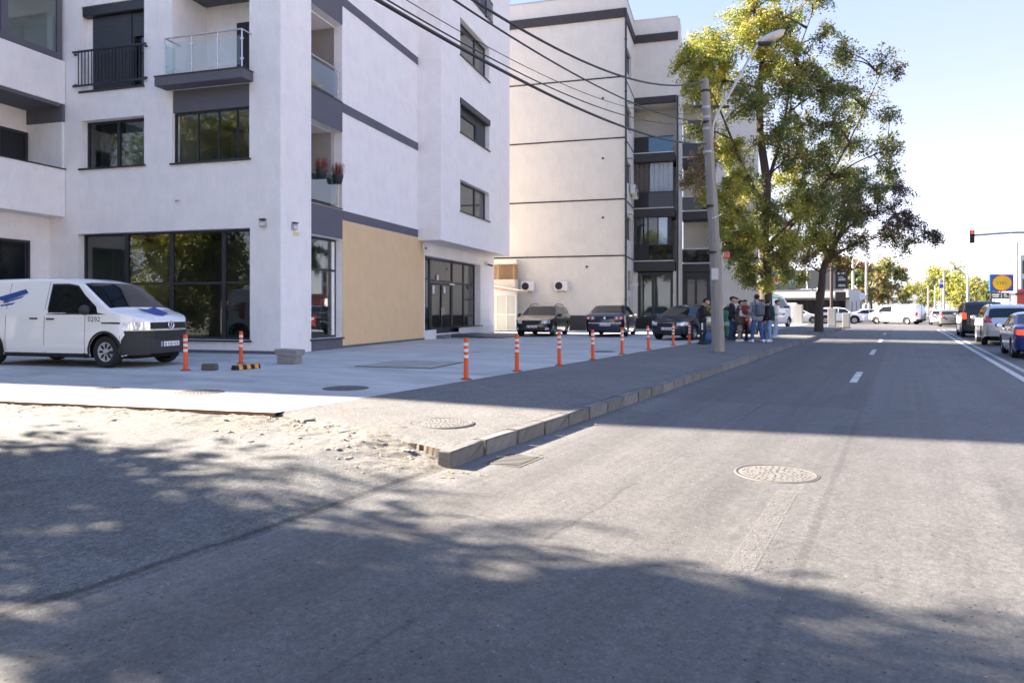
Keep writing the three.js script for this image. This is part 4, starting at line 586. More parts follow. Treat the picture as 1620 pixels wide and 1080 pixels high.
car('queue_car', 'grey hatchback stopped across the junction ahead of the black van', { ...hatch, small: 1, W: 1.76, paint: paintOf([.10, .10, .10]), fr: {}, rr: { lamp: [.8, 1.05, .6, .84], on: 1, glass: [.98, 1.28, .6] }, plates: [] }, XR(7.35, 65.5), ahead, 'cars queueing at the junction');
car('queue_car', 'pale grey car left of the grey hatchback beyond the junction', { ...hatch, small: 1, paint: paintOf([.42, .42, .43]), fr: {}, rr: { lamp: [.8, 1.05, .6, .82], glass: [.98, 1.28, .6] }, plates: [] }, XR(6.9, 72.5), ahead, 'cars queueing at the junction');
car('distant_car', 'dark car driving away at the far end of the street', { ...sedan, small: 1, paint: paintOf([.02, .02, .03]), rr: { lamp: [.78, .95, .44, .86], on: 1 }, fr: {}, plates: [] }, XR(4.7, 84), ahead);
// crossing traffic and cars in front of the shop
const cross = AR;
car('crossing_van', 'white cargo van turning across the junction', { ...mpv, paint: paintOf([.82, .82, .82]), W: 1.9, win: [vanWin[0]], rails: null, rr: { lamp: [.8, 1.15, .74, .94], seam: 1, bumper: [.35, .5, .85] }, fr: { lamp: [.8, .98, .5, .9] }, plates: [[-1, .8, 'IF 18 CAR']] }, XR(3.3, 74), cross + Math.PI - .50);
car('crossing_car', 'white hatchback waiting beside the corner traffic light', { ...suv, small: 1, L: 4.3, xw: [1.3, -1.3], arch: M.black, paint: paintOf([.80, .80, .80]), rails: null, plates: [], fr: { lamp: [.72, .88, .5, .86] }, top: suvTop.map(([x, y]) => [x * .943, y * .96]), win: suvWin.map(w => w.map(([x, y]) => [x * .943, y * .96])), belt: 1.05, shield: [1.15, .55], back: [-1.87, -2.05] }, XR(-1.7, 73.5), cross + .12);
car('crossing_car', 'white saloon ahead of the white hatchback near the bare light pole', { ...sedan, small: 1, paint: paintOf([.78, .78, .78]), plates: [], rr: { lamp: [.78, .95, .5, .86] }, fr: {} }, XR(.6, 79.0), cross + .45);
car('crossing_car', 'blue saloon behind the white cargo van', { ...sedan, small: 1, paint: paintOf([.03, .12, .36], metal), plates: [], fr: { lamp: [.58, .74, .5, .84] }, rr: {} }, XR(2.3, 88), cross - Math.PI / 2 + .25);
car('crossing_car', 'white saloon half hidden by the leaning tree trunk', { ...sedan, small: 1, paint: paintOf([.80, .80, .80]), plates: [], rr: {}, fr: { lamp: [.58, .74, .5, .84] } }, XR(-5.8, 76), cross + .05);
car('crossing_car', 'white car parked next to the green and white van', { ...hatch, small: 1, paint: paintOf([.76, .78, .80]), plates: [], rr: {}, fr: { lamp: [.60, .74, .42, .80] } }, XR(-8.6, 69), cross + .3);
car('parked_car', 'red estate car parked behind the standing people', { ...wagon, small: 1, paint: paintOf([.16, .012, .014]), plates: [], fr: { lamp: [.60, .74, .46, .80] } }, [12.1, LOT, -38.6], -Math.PI / 2 - .5);
{
  const [t, b] = car('service_van', 'white and lime green van parked behind the people by the tree', { ...mpv, L: 5.2, W: 2.0, small: 1, top: vanTop.map(([x, y]) => [x * 1.083, y * 1.2]), belt: 1.3, xw: [1.6, -1.6], paint: paintOf([.74, .74, .74]), win: [[[1.5, 1.35], [.95, 1.95], [-.0, 2.0], [-.02, 1.3]]], rails: null, mirror: [1.25, 1.4], rr: { lamp: [.9, 1.45, .80, .98], glass: [1.25, 1.95, .72], bumper: [.35, .75, .92] }, shield: [1.85, 1.08], plates: [] }, R(-4.6, 47.5, LOT), ahead - .25);
  obj('green_roof', patchTop(b, .3, -2.45, -.99, .99, .012, 10), mat([.12, .62, .03], .5), t); for (const s of [-1, 1]) obj('green_stripe', patchSide(b, [[-2.4, 1.98], [.6, 2.0], [.9, 2.08], [-2.4, 2.12]], s, .012), mat([.12, .62, .03], .5), t); obj('green_band', bx(-2.66, -2.62, 2.02, 2.2, -.7, .7), mat([.12, .62, .03], .5), t);
}
// ---------- bollards and small things on the forecourt ----------
{
  const t = thing('bollard', 'orange bollard in the row nearest the camera, lowest reflective bands worn', 'bollard', R(-3.2, 5.48, LOT), .3, 'orange bollards along the pavement');
  const pr = [[0, .75], [.034, .75], [.042, .735], [.042, .16]]; for (let i = 0; i < 7; i++) pr.push([.047, .155 - i * .018], [.043, .147 - i * .018]); pr.push([.05, .025]);
  obj('post', lathe(pr, 20), M.orange, t); obj('base', lathe([[0, .03], [.06, .03], [.075, .02], [.105, .012], [.105, 0], [0, 0]], 24), M.orangeB, t);
  for (const y of [.61, .50, .39]) obj('reflective_band', lathe([[.0425, y], [.0438, y], [.0438, y + .055], [.0425, y + .055]], 20), M.reflect, t);
  const rows = [[-3.19, 7.44, 'second orange bollard of the row counted from the kerb corner', .02], [-3.05, 9.22, 'third orange bollard of the row, in front of the black wagon', -.01], [-3.06, 11.26, 'fourth orange bollard of the row, in front of the blue saloon', .03], [-3.18, 13.75, 'fifth orange bollard of the row, beside the blue saloon wheel', -.02], [-3.2, 16.26, 'sixth orange bollard of the row, at the navy hatchback nose', -.06], [-3.25, 19.2, 'seventh orange bollard of the row, by the hatchback front wheel', 0], [-3.12, 20.9, 'orange bollard right behind the man in dark clothes', 0]];
  for (const [x, f, l, tilt] of rows) { const c = copyOf(t, l, R(x, f, LOT), f, 'orange bollards along the pavement'); c.rotation.z = tilt; }
  copyOf(t, 'orange bollard standing at the front of the white van', R(-9.31, 4.34, LOT), 1, 'orange bollards by the shop window'); copyOf(t, 'orange bollard in front of the wide shop window, right of the van', R(-9.82, 6.22, LOT), 2, 'orange bollards by the shop window');
}
{
  const s = thing('wheel_stop', 'black rubber wheel stop with yellow bars on the forecourt', 'wheel stop', [-5.62, LOT, -15.35], -.55); const n = 7;
  obj('body', poly([[-.075, 0], [-.05, .085], [.05, .085], [.075, 0]], .62, .006).translate(0, .006, -.31), M.rubber, s); for (const z of [-.22, -.02, .18]) obj('yellow_bar', poly([[-.088, .008], [-.06, .101], [.06, .101], [.088, .008]], .09).translate(0, 0, z - .04), mat([.72, .32, .02], .6), s);
  const lumpy = (w, h, d, s, a) => { const g = mergeVertices(new RoundedBoxGeometry(w, h, d, 3, .025)), p = g.attributes.position; for (let i = 0; i < p.count; i++) { const k = 1 + a * (fbm(p.getX(i) * 14 + s, p.getY(i) * 14 + p.getZ(i) * 9, s, 3) - .45); p.setXYZ(i, p.getX(i) * k, p.getY(i) * k, p.getZ(i) * k); } g.computeVertexNormals(); return g; };
  const block = mat([1, .9, .86], .95, { map: rep(oldTex, 1.6), bumpMap: rep(asphaltBump, 2), bumpScale: .01 });
  tag(obj('stone_block', lumpy(.30, .14, .17, 3, .18), block), 'small rough pinkish concrete block beside the front bollard of the van', 'block').position.set(...R(-8.92, 4.62, LOT + .07));
  const q = thing('broken_kerb_pile', 'two weathered concrete blocks stacked at the white building corner', 'concrete blocks', B(2.2, 2.9), AB + .05); const bl = mat([.62, .62, .64], .95, { map: rep(concTex, 1.2), bumpMap: rep(asphaltBump, 2), bumpScale: .012 });
  obj('block', lumpy(.47, .19, .3, 8, .3).translate(.02, .095, 0), bl, q); obj('block', lumpy(.58, .15, .36, 12, .28).rotateZ(-.04).translate(0, .26, -.02), bl, q);
}
// ---------- trees ----------
const barkM = mat([.075, .06, .048], .95, { bumpMap: rep(asphaltBump, 1.5), bumpScale: .02 }), leafM = phys('#ffffff', .75, { vertexColors: true, transmission: .5, thickness: 0, side: THREE.DoubleSide });
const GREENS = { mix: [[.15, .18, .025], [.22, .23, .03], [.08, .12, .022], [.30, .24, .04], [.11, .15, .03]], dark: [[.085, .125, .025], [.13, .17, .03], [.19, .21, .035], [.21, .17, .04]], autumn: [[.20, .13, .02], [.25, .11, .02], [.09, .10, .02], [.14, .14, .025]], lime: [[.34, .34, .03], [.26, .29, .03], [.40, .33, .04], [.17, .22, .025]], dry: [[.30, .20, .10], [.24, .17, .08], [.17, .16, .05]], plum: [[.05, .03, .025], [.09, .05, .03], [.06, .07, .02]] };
function limb(pts, r0, r1, n = 7) { // tapered tube along a bent path
  const c = new THREE.CatmullRomCurve3(pts), seg = Math.max(4, pts.length * 4), g = new THREE.TubeGeometry(c, seg, 1, n, false), p = g.attributes.position;
  for (let i = 0; i <= seg; i++) { const q = c.getPointAt(i / seg), r = lerp(r0, r1, i / seg); for (let k = 0; k <= n; k++) { const j = i * (n + 1) + k, w = 1 + .12 * (hash(i, k % n, 3) - .5); p.setXYZ(j, q.x + (p.getX(j) - q.x) * r * w, q.y + (p.getY(j) - q.y) * r * w, q.z + (p.getZ(j) - q.z) * r * w); } } g.computeVertexNormals(); return g;
}
// clumps: [x, y, z, radius, leaves, palette]; trunk: list of points; forks: where limbs leave the trunk
function tree(name, label, pos, seed, trunk, r0, clumps, leaf = .11, group, dens = 3.6, mains = []) {
  const t = thing(name, label, 'tree', pos, 0, group), r = rng(seed), G = () => (r() + r() + r() - 1.5) / 1.5;
  const tp = trunk.map(p => V(...p)), tc = new THREE.CatmullRomCurve3(tp), wood = [limb(tp, r0, r0 * .34, 10)], anchors = span(.2, 1, 14).map(u => tc.getPointAt(u)), P = [], C = [], I = [], Nn = [];
  const add = (c, s, col, out) => {
    const a = V(G(), G() * .8 + .1, G()).normalize(), b = V(r() - .5, r() - .5, r() - .5).cross(a).normalize(), n = a.clone().cross(b), k = P.length / 3, w = s * (.42 + .2 * r());
    const e = [c.clone().addScaledVector(a, -s * .5), c.clone().addScaledVector(b, w * .5).addScaledVector(n, s * .08), c.clone().addScaledVector(a, s * .5), c.clone().addScaledVector(b, -w * .5).addScaledVector(n, s * .08)];
    for (const v of e) { P.push(v.x, v.y, v.z); C.push(...col); } I.push(k, k + 1, k + 2, k, k + 2, k + 3);
  };
  for (const ml of mains) { const q = ml.map(p => V(...p)), near = tc.getPointAt(clamp((q[0].y - trunk[0][1]) / (trunk[trunk.length - 1][1] - trunk[0][1]), .12, .98)), cv = [near, ...q.slice(1)]; for (let m = 1; m < cv.length - 1; m++) cv[m].add(V(G() * .25, G() * .25, G() * .4)); wood.push(limb(cv, r0 * .34, r0 * .05, 8)); const c3 = new THREE.CatmullRomCurve3(cv); for (let u = 1; u <= 12; u++) anchors.push(c3.getPointAt(u / 12)); }
  for (const [x, y, z, rad, n, pal, fork] of clumps) {
    const c = V(x, y, z); let f = anchors[0], bd = 1e9; for (const a of anchors) { const q = a.distanceTo(c) + 1.1 * Math.max(0, a.y - c.y + .35 * a.distanceTo(c)); if (q < bd) { bd = q; f = a; } } const mid = f.clone().lerp(c, .5).add(V(G() * .3, .12 * f.distanceTo(c) * (r() - .2), G() * .3)), br = clamp(rad * .03, .015, r0 * .3);
    wood.push(limb([f, mid, c], br * 1.7, br * .55, 6));
    const tw = Math.round(12 + rad * 12), pc = GREENS[pal ?? 'mix'], nl = Math.round(n * dens / tw);
    for (let k = 0; k < tw; k++) {
      const d = V(G(), G() * .85, G()).normalize().multiplyScalar(rad * (.45 + .6 * Math.pow(r(), .6))), e = c.clone().add(d), m = c.clone().lerp(e, .5).add(V(G() * .15, G() * .15 + .06, G() * .15)); e.y -= .12 * d.length();
      wood.push(limb([c.clone().lerp(f, .12 * r()), m, e], br * .5, .006, 4));
      const kc = pc[Math.floor(r() * pc.length)];
      for (let q = 0; q < nl; q++) { const u = .25 + .8 * Math.pow(r(), .7), o = u < .5 ? c.clone().lerp(m, u * 2) : m.clone().lerp(e, u * 2 - 1); o.add(V(G(), G(), G()).multiplyScalar(.20 + rad * .13)); const col = (r() < .7 ? kc : pc[Math.floor(r() * pc.length)]), v = .9 + .75 * r(); add(o, leaf * (.6 + .8 * r()), [col[0] * v, col[1] * v, col[2] * v]); }
    }
  }
  obj('trunk', merge(wood), barkM, t);
  const g = new THREE.BufferGeometry(); g.setAttribute('position', new THREE.Float32BufferAttribute(P, 3)); g.setAttribute('color', new THREE.Float32BufferAttribute(C, 3)); g.setIndex(I); g.computeVertexNormals();
  obj('crown', g, leafM, t); return t;
}
{ // tall street tree behind the concrete pole; clumps follow its outline, brighter leaf colours paint its sunlit left side
  const k = .0296, c = (px, py, dz, r, n, pal, fk) => [(px - 1210) * k, (488 - py) * k + 1.32, dz, r * k, n, pal, fk];
  tree('street_tree', 'tall leafy street tree behind the concrete lamp pole', [11.85, .18, -34], 11, [[0, 0, 0], [.05, 2.6, 0], [-.1, 4.6, .1], [.0, 7, .2], [-.3, 9.6, .2], [-.2, 12.2, 0], [0, 14, 0]], .30, [
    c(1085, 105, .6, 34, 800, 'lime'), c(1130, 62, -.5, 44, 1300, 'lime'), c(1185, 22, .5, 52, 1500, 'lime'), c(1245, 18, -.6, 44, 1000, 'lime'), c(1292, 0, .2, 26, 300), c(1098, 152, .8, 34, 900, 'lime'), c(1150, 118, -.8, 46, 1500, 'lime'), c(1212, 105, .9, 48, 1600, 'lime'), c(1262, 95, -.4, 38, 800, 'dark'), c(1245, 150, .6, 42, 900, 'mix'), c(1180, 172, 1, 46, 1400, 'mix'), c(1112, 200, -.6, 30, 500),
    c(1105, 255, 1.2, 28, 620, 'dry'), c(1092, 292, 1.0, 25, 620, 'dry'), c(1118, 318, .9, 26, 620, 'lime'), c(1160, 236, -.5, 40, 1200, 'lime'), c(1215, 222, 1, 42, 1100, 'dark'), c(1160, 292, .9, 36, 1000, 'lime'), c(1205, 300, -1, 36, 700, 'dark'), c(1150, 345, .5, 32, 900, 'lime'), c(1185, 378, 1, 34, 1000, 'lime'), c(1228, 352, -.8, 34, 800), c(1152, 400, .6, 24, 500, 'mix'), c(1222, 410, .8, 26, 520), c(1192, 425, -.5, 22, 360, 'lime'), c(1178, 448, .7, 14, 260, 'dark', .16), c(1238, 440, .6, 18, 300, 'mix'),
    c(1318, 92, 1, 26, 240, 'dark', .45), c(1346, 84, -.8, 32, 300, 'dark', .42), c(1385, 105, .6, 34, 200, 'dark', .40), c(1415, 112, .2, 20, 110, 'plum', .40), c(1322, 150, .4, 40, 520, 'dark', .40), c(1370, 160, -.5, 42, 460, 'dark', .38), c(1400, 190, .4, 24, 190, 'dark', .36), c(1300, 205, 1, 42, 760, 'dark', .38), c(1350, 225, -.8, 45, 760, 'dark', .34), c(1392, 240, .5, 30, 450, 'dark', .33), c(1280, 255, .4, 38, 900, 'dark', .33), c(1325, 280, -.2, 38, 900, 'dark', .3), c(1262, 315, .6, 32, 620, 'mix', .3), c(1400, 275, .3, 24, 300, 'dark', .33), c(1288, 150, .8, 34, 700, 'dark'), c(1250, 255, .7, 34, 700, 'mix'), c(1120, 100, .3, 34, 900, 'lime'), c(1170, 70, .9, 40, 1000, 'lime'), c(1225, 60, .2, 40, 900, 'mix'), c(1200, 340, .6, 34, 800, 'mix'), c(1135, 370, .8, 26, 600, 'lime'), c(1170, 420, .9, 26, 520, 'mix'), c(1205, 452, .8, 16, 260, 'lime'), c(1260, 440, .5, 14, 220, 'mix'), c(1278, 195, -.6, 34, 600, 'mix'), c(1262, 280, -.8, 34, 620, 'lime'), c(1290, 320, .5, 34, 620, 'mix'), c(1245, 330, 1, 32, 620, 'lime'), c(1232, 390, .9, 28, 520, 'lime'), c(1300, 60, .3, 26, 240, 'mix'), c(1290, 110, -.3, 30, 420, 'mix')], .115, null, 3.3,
    [[[1212, 405, 0], [1262, 345, .2], [1318, 270, .1], [1358, 195, -.2], [1390, 120, .1]], [[1208, 335, 0], [1168, 255, .3], [1130, 175, .4], [1100, 112, .5]], [[1208, 300, 0], [1240, 200, .2], [1262, 105, -.2], [1285, 20, 0]], [[1206, 385, 0], [1172, 348, .4], [1130, 315, .7], [1104, 268, .9]], [[1215, 395, 0], [1290, 300, .4], [1345, 262, 0], [1398, 238, .2]], [[1208, 420, 0], [1240, 385, .5], [1262, 340, .6]]].map(l => l.map(([px, py, z]) => [(px - 1210) * k, (488 - py) * k + 1.32, z])));
  const k2 = .0365, d = (px, py, dz, r, n, pal, fk) => [(px - 1296) * k2, (488 - py) * k2 + 1.35, dz, r * k2, n, pal, fk];
  tree('street_tree', 'dark leaning street tree near the junction, its crown reaching over the road', [17.75, .15, -42], 23, [[0, 0, 0], [.02, 1.4, 0], [.12, 2.7, .1], [.25, 3.6, 0], [.8, 4.8, 0], [1.5, 6.2, 0], [1.9, 7.6, 0]], .26, [
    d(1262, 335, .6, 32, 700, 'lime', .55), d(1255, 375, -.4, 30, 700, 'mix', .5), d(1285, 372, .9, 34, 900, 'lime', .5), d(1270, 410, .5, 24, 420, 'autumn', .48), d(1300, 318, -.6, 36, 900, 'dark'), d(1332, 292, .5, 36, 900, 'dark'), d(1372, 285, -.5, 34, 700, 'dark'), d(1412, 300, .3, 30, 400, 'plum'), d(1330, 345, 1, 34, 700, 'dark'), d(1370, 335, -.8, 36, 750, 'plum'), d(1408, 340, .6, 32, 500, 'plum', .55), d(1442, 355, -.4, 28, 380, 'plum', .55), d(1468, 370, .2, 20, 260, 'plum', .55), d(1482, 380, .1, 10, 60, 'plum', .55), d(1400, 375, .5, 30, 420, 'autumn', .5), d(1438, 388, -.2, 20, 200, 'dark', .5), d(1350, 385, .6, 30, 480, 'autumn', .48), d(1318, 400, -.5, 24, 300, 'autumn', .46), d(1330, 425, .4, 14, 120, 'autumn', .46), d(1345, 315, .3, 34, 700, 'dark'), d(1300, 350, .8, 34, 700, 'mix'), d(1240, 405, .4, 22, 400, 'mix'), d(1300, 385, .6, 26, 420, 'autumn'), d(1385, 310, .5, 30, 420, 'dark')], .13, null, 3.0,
    [[[1303, 410, 0], [1335, 365, .1], [1390, 335, -.1], [1440, 352, 0], [1465, 368, 0]], [[1300, 405, 0], [1278, 372, .3], [1258, 338, .3]], [[1306, 395, 0], [1330, 335, .1], [1365, 285, 0], [1410, 300, .1]], [[1304, 415, 0], [1345, 385, .3], [1400, 372, .2]]].map(l => l.map(([px, py, z]) => [(px - 1296) * k2, (488 - py) * k2 + 1.35, z])));
}
// trees across the side street, left of the picture: their shade falls on the foreground and the windows mirror them
function roundTree(label, x, z, h, w, seed, pal, n, name = 'street_tree', group, leaf = .15, low = .46) {
  const r = rng(seed), cl = []; const m = Math.round(5 + w * 2.2);
  for (let i = 0; i < m; i++) { const a = r() * 6.28, q = Math.sqrt(r()) * w * .62, y = h * (low + (.88 - low) * r()); const sh = 1 - Math.pow(Math.abs(y / h - .62) / .5, 2) * .6; cl.push([Math.cos(a) * q * sh, y, Math.sin(a) * q * sh, w * (.26 + .12 * r()), Math.round(n / m), Array.isArray(pal) ? pal[i % pal.length] : pal]); }
  return tree(name, label, [x, -.02, z], seed, [[0, 0, 0], [.1, h * .25, 0], [-.1, h * .5, .1], [.05, h * .82, 0]], .02 * h + .04, cl, leaf, group, 1);
}
for (const [x, z, h, w, pal, n, lab] of [[-14.8, -8.4, 13, 5.0, ['mix', 'dark'], 12500, 'big roadside tree whose shadow falls across the near lane'], [-10.4, -5.7, 12, 4.5, ['mix', 'dark'], 17000, 'roadside tree shading the bottom edge of the picture'], [-9.5, .5, 12.5, 5, ['mix', 'lime'], 13000, 'unseen tree level with the camera on the left, placed to block sky light'],  // the last one stands unseen beside the camera to block sky light
  [-23.5, -11.0, 12, 5.4, ['lime', 'dark', 'mix'], 15000, 'roadside tree mirrored in the left shop window panes'], [-30, -6.5, 14, 6.4, ['lime', 'dark'], 15000, 'yellowing roadside tree mirrored in the upper windows'], [-22, -3, 13, 6, ['dark', 'mix'], 13000, 'dense roadside tree mirrored behind the white van'], [-33, -14, 14, 6, ['dark', 'mix', 'lime'], 13000, 'farthest roadside tree on the left of the side street'], [-4.5, 6.5, 12, 6.2, ['mix', 'dark'], 14000, 'unseen tree added behind the camera to block sky light over the foreground'], [3.5, 7.5, 13, 6.5, ['dark', 'mix'], 14000, 'unseen tree added behind the camera on the right to block sky light'], [-27, 3, 14, 6.5, ['dark', 'lime'], 11000, 'roadside tree behind the front row on the left']]) roundTree(lab, x, z, h, w, Math.round(400 - x * 7 + z), pal, n, 'shade_tree', 'trees left of the picture', .2);  // the two behind the camera are added to darken the foreground shade
for (const [x, z, h, w, lab] of [[-22, -14.5, 5.5, 3.4, 'leafy bush mirrored low in the shop window, nearest the wing'], [-25.5, -11.5, 6, 3.6, 'leafy bush mirrored low in the second shop window bay'], [-28, -8, 6, 3.8, 'leafy bush mirrored low in the third shop window bay'], [-25, -4.5, 6, 3.6, 'leafy bush mirrored low in the last shop window bay'], [-31, -12, 7, 4, 'tall bush closing the view behind the mirrored ones'], [-34, -4, 7, 4.5, 'tall bush behind the trees left of the side street'], [-21, 1.5, 5.5, 3.6, 'bush at the foot of the left roadside trees'], [-36, -19, 8, 4.5, 'tall bush at the far left corner of the side street']]) roundTree(lab, x, z, h, w, Math.round(900 - x * 11 - z * 3), ['lime', 'dark', 'mix'], 6500, 'roadside_bush', 'bushes left of the picture', .2, .18);
// trees beyond the junction
const far = (px, Z) => (px - 810) / 1150 * Z;
for (const [px, Z, h, w, pal, lab] of [[1345, 112, 9.5, 4.5, ['autumn', 'dark'], 'brown and green tree nearest the light poles beyond the junction'], [1378, 120, 11, 5.5, ['autumn', 'mix'], 'rust tinged tree right of the bare poles beyond the junction'], [1405, 128, 10, 5, ['autumn', 'dark', 'mix'], 'rust and green tree closing the left side of the far street'], [1325, 104, 10, 4.5, ['dark', 'autumn'], 'dark tree behind the hanging black banner'], [1462, 190, 9.5, 7, ['lime', 'mix'], 'pale tree at the far end of the street, left of the yellow ones'], [1492, 165, 12.5, 7, ['lime', 'mix'], 'tallest yellow green tree on the right of the far street'], [1515, 140, 8.5, 6, ['lime'], 'bright yellow tree behind the queueing black van'], [1545, 130, 7, 6, ['lime', 'mix'], 'low yellow green tree left of the blue store sign'], [1582, 125, 6.5, 6, ['mix', 'dark'], 'low green tree behind the blue store sign'], [1170, 98, 9, 5, ['dark', 'mix'], 'green tree behind the yellow banner'], [1230, 106, 8.5, 5, ['mix', 'autumn'], 'green tree behind the low shop roof']]) roundTree(lab, far(px, Z), -Z, h, w, 300 + px, pal, 6500, 'distant_tree', 'trees beyond the junction', .4, .3);

// ---------- lamp pole, cables ----------
{
  const t = thing('lamp_pole', 'leaning concrete lamp pole with a curved lamp arm on the pavement', 'lamp pole', [6.28, .17, -22.1], 0);
  obj('pole', limb([V(0, 0, 0), V(-.08, 2.5, 0), V(-.24, 5.5, 0), V(-.42, 8.3, 0)], 0.198, .122, 14), M.pole, t);
  obj('footing', new THREE.TorusGeometry(.2, .05, 6, 20).rotateX(Math.PI / 2).scale(1.2, .5, .9).translate(-.08, .0, .05), mat([.16, .07, .05], 1), t);
  for (const [y, m] of [[6.75, M.lampgrey], [6.95, M.black], [7.1, M.lampgrey], [7.4, M.lampgrey], [6.05, M.lampgrey], [4.4, M.black], [3.0, M.black], [7.9, M.black]]) { const x = -.42 * y / 8.3, r = lerp(.198, .122, y / 8.3) + .008; obj('strap', cyl(r, r, [x, y, 0], [x, y + .07, 0], 16), m, t); }
  const arm = obj('lamp_arm', tube([[-.17, 5.2, .02], [-.2, 6.6, .05], [-.12, 7.1, .05], [.35, 7.9, .1], [.85, 8.8, .15], [1.14, 9.3, .18]], .04, 8, 40), M.lampgrey, t);
  const hd = obj('lamp_head', new THREE.SphereGeometry(1, 20, 12).scale(.48, .11, .16).rotateZ(.42).translate(1.52, 9.52, .2), mat([.5, .5, .5], .5), arm); obj('lens', new THREE.SphereGeometry(1, 16, 10).scale(.26, .09, .13).rotateZ(.42).translate(1.68, 9.52, .2), phys([.6, .52, .35], .2, {}), hd); obj('gear_tray', bx(1.12, 1.5, 9.27, 9.34, .1, .3).rotateZ(.0), M.black, hd);
  obj('cross_bar', [bx(-.75, .35, 7.45, 7.53, -.14, -.06), bx(-.9, -.5, 7.0, 7.08, -.14, -.06)], M.frame, t); obj('insulator', [-.7, -.45, .25].map(x => cyl(.035, .03, [x, 7.53, -.1], [x, 7.64, -.1], 8)), M.white, t);
  obj('red_reflector', bx(.14, .3, 2.85, 3.05, -.05, .15, .03), M.tail, t); obj('old_poster', bx(-.26, -.05, 2.2, 2.55, .185, .19), mat([.5, .5, .5], .9), t); obj('wire_strap', tube([[-.25, 4.05, .2], [.0, 4.15, .2], [.05, 4.2, .1]], .012), M.white, t);
  const q = copyOf(t, 'concrete lamp pole by the roadside behind the camera holding the cables', [-10, .0, 8.8], 0); q.rotation.y = Math.PI * 1.2;
  const wires = [[8.3, 2.95, .028, 'thick black cable fixed highest on the lamp pole'], [7.06, 1.86, .02, 'second black cable below the topmost cable'], [7.41, 2.57, .008, 'thinnest wire in the middle of the cable bundle'], [7.08, 2.37, .014, 'thin grey wire just above the lowest cable'], [6.4, 1.76, .032, 'thickest lowest black cable sweeping over the buildings']];
  wires.forEach(([y0, sag, r, lab], i) => { const x0 = 6.28 - .42 * (y0 / 8.3) - .05, pts = []; for (let k = 0; k <= 24; k++) { const s = k / 24; pts.push([lerp(x0, -9.7, s), y0 + .1 - 4 * sag * s * (1 - s), lerp(-22.1, 8.7, s)]); } tag(obj('overhead_cable', tube(pts, r * .78, 6, 90), M.black), lab, 'cable', 'cables over the street'); });
}
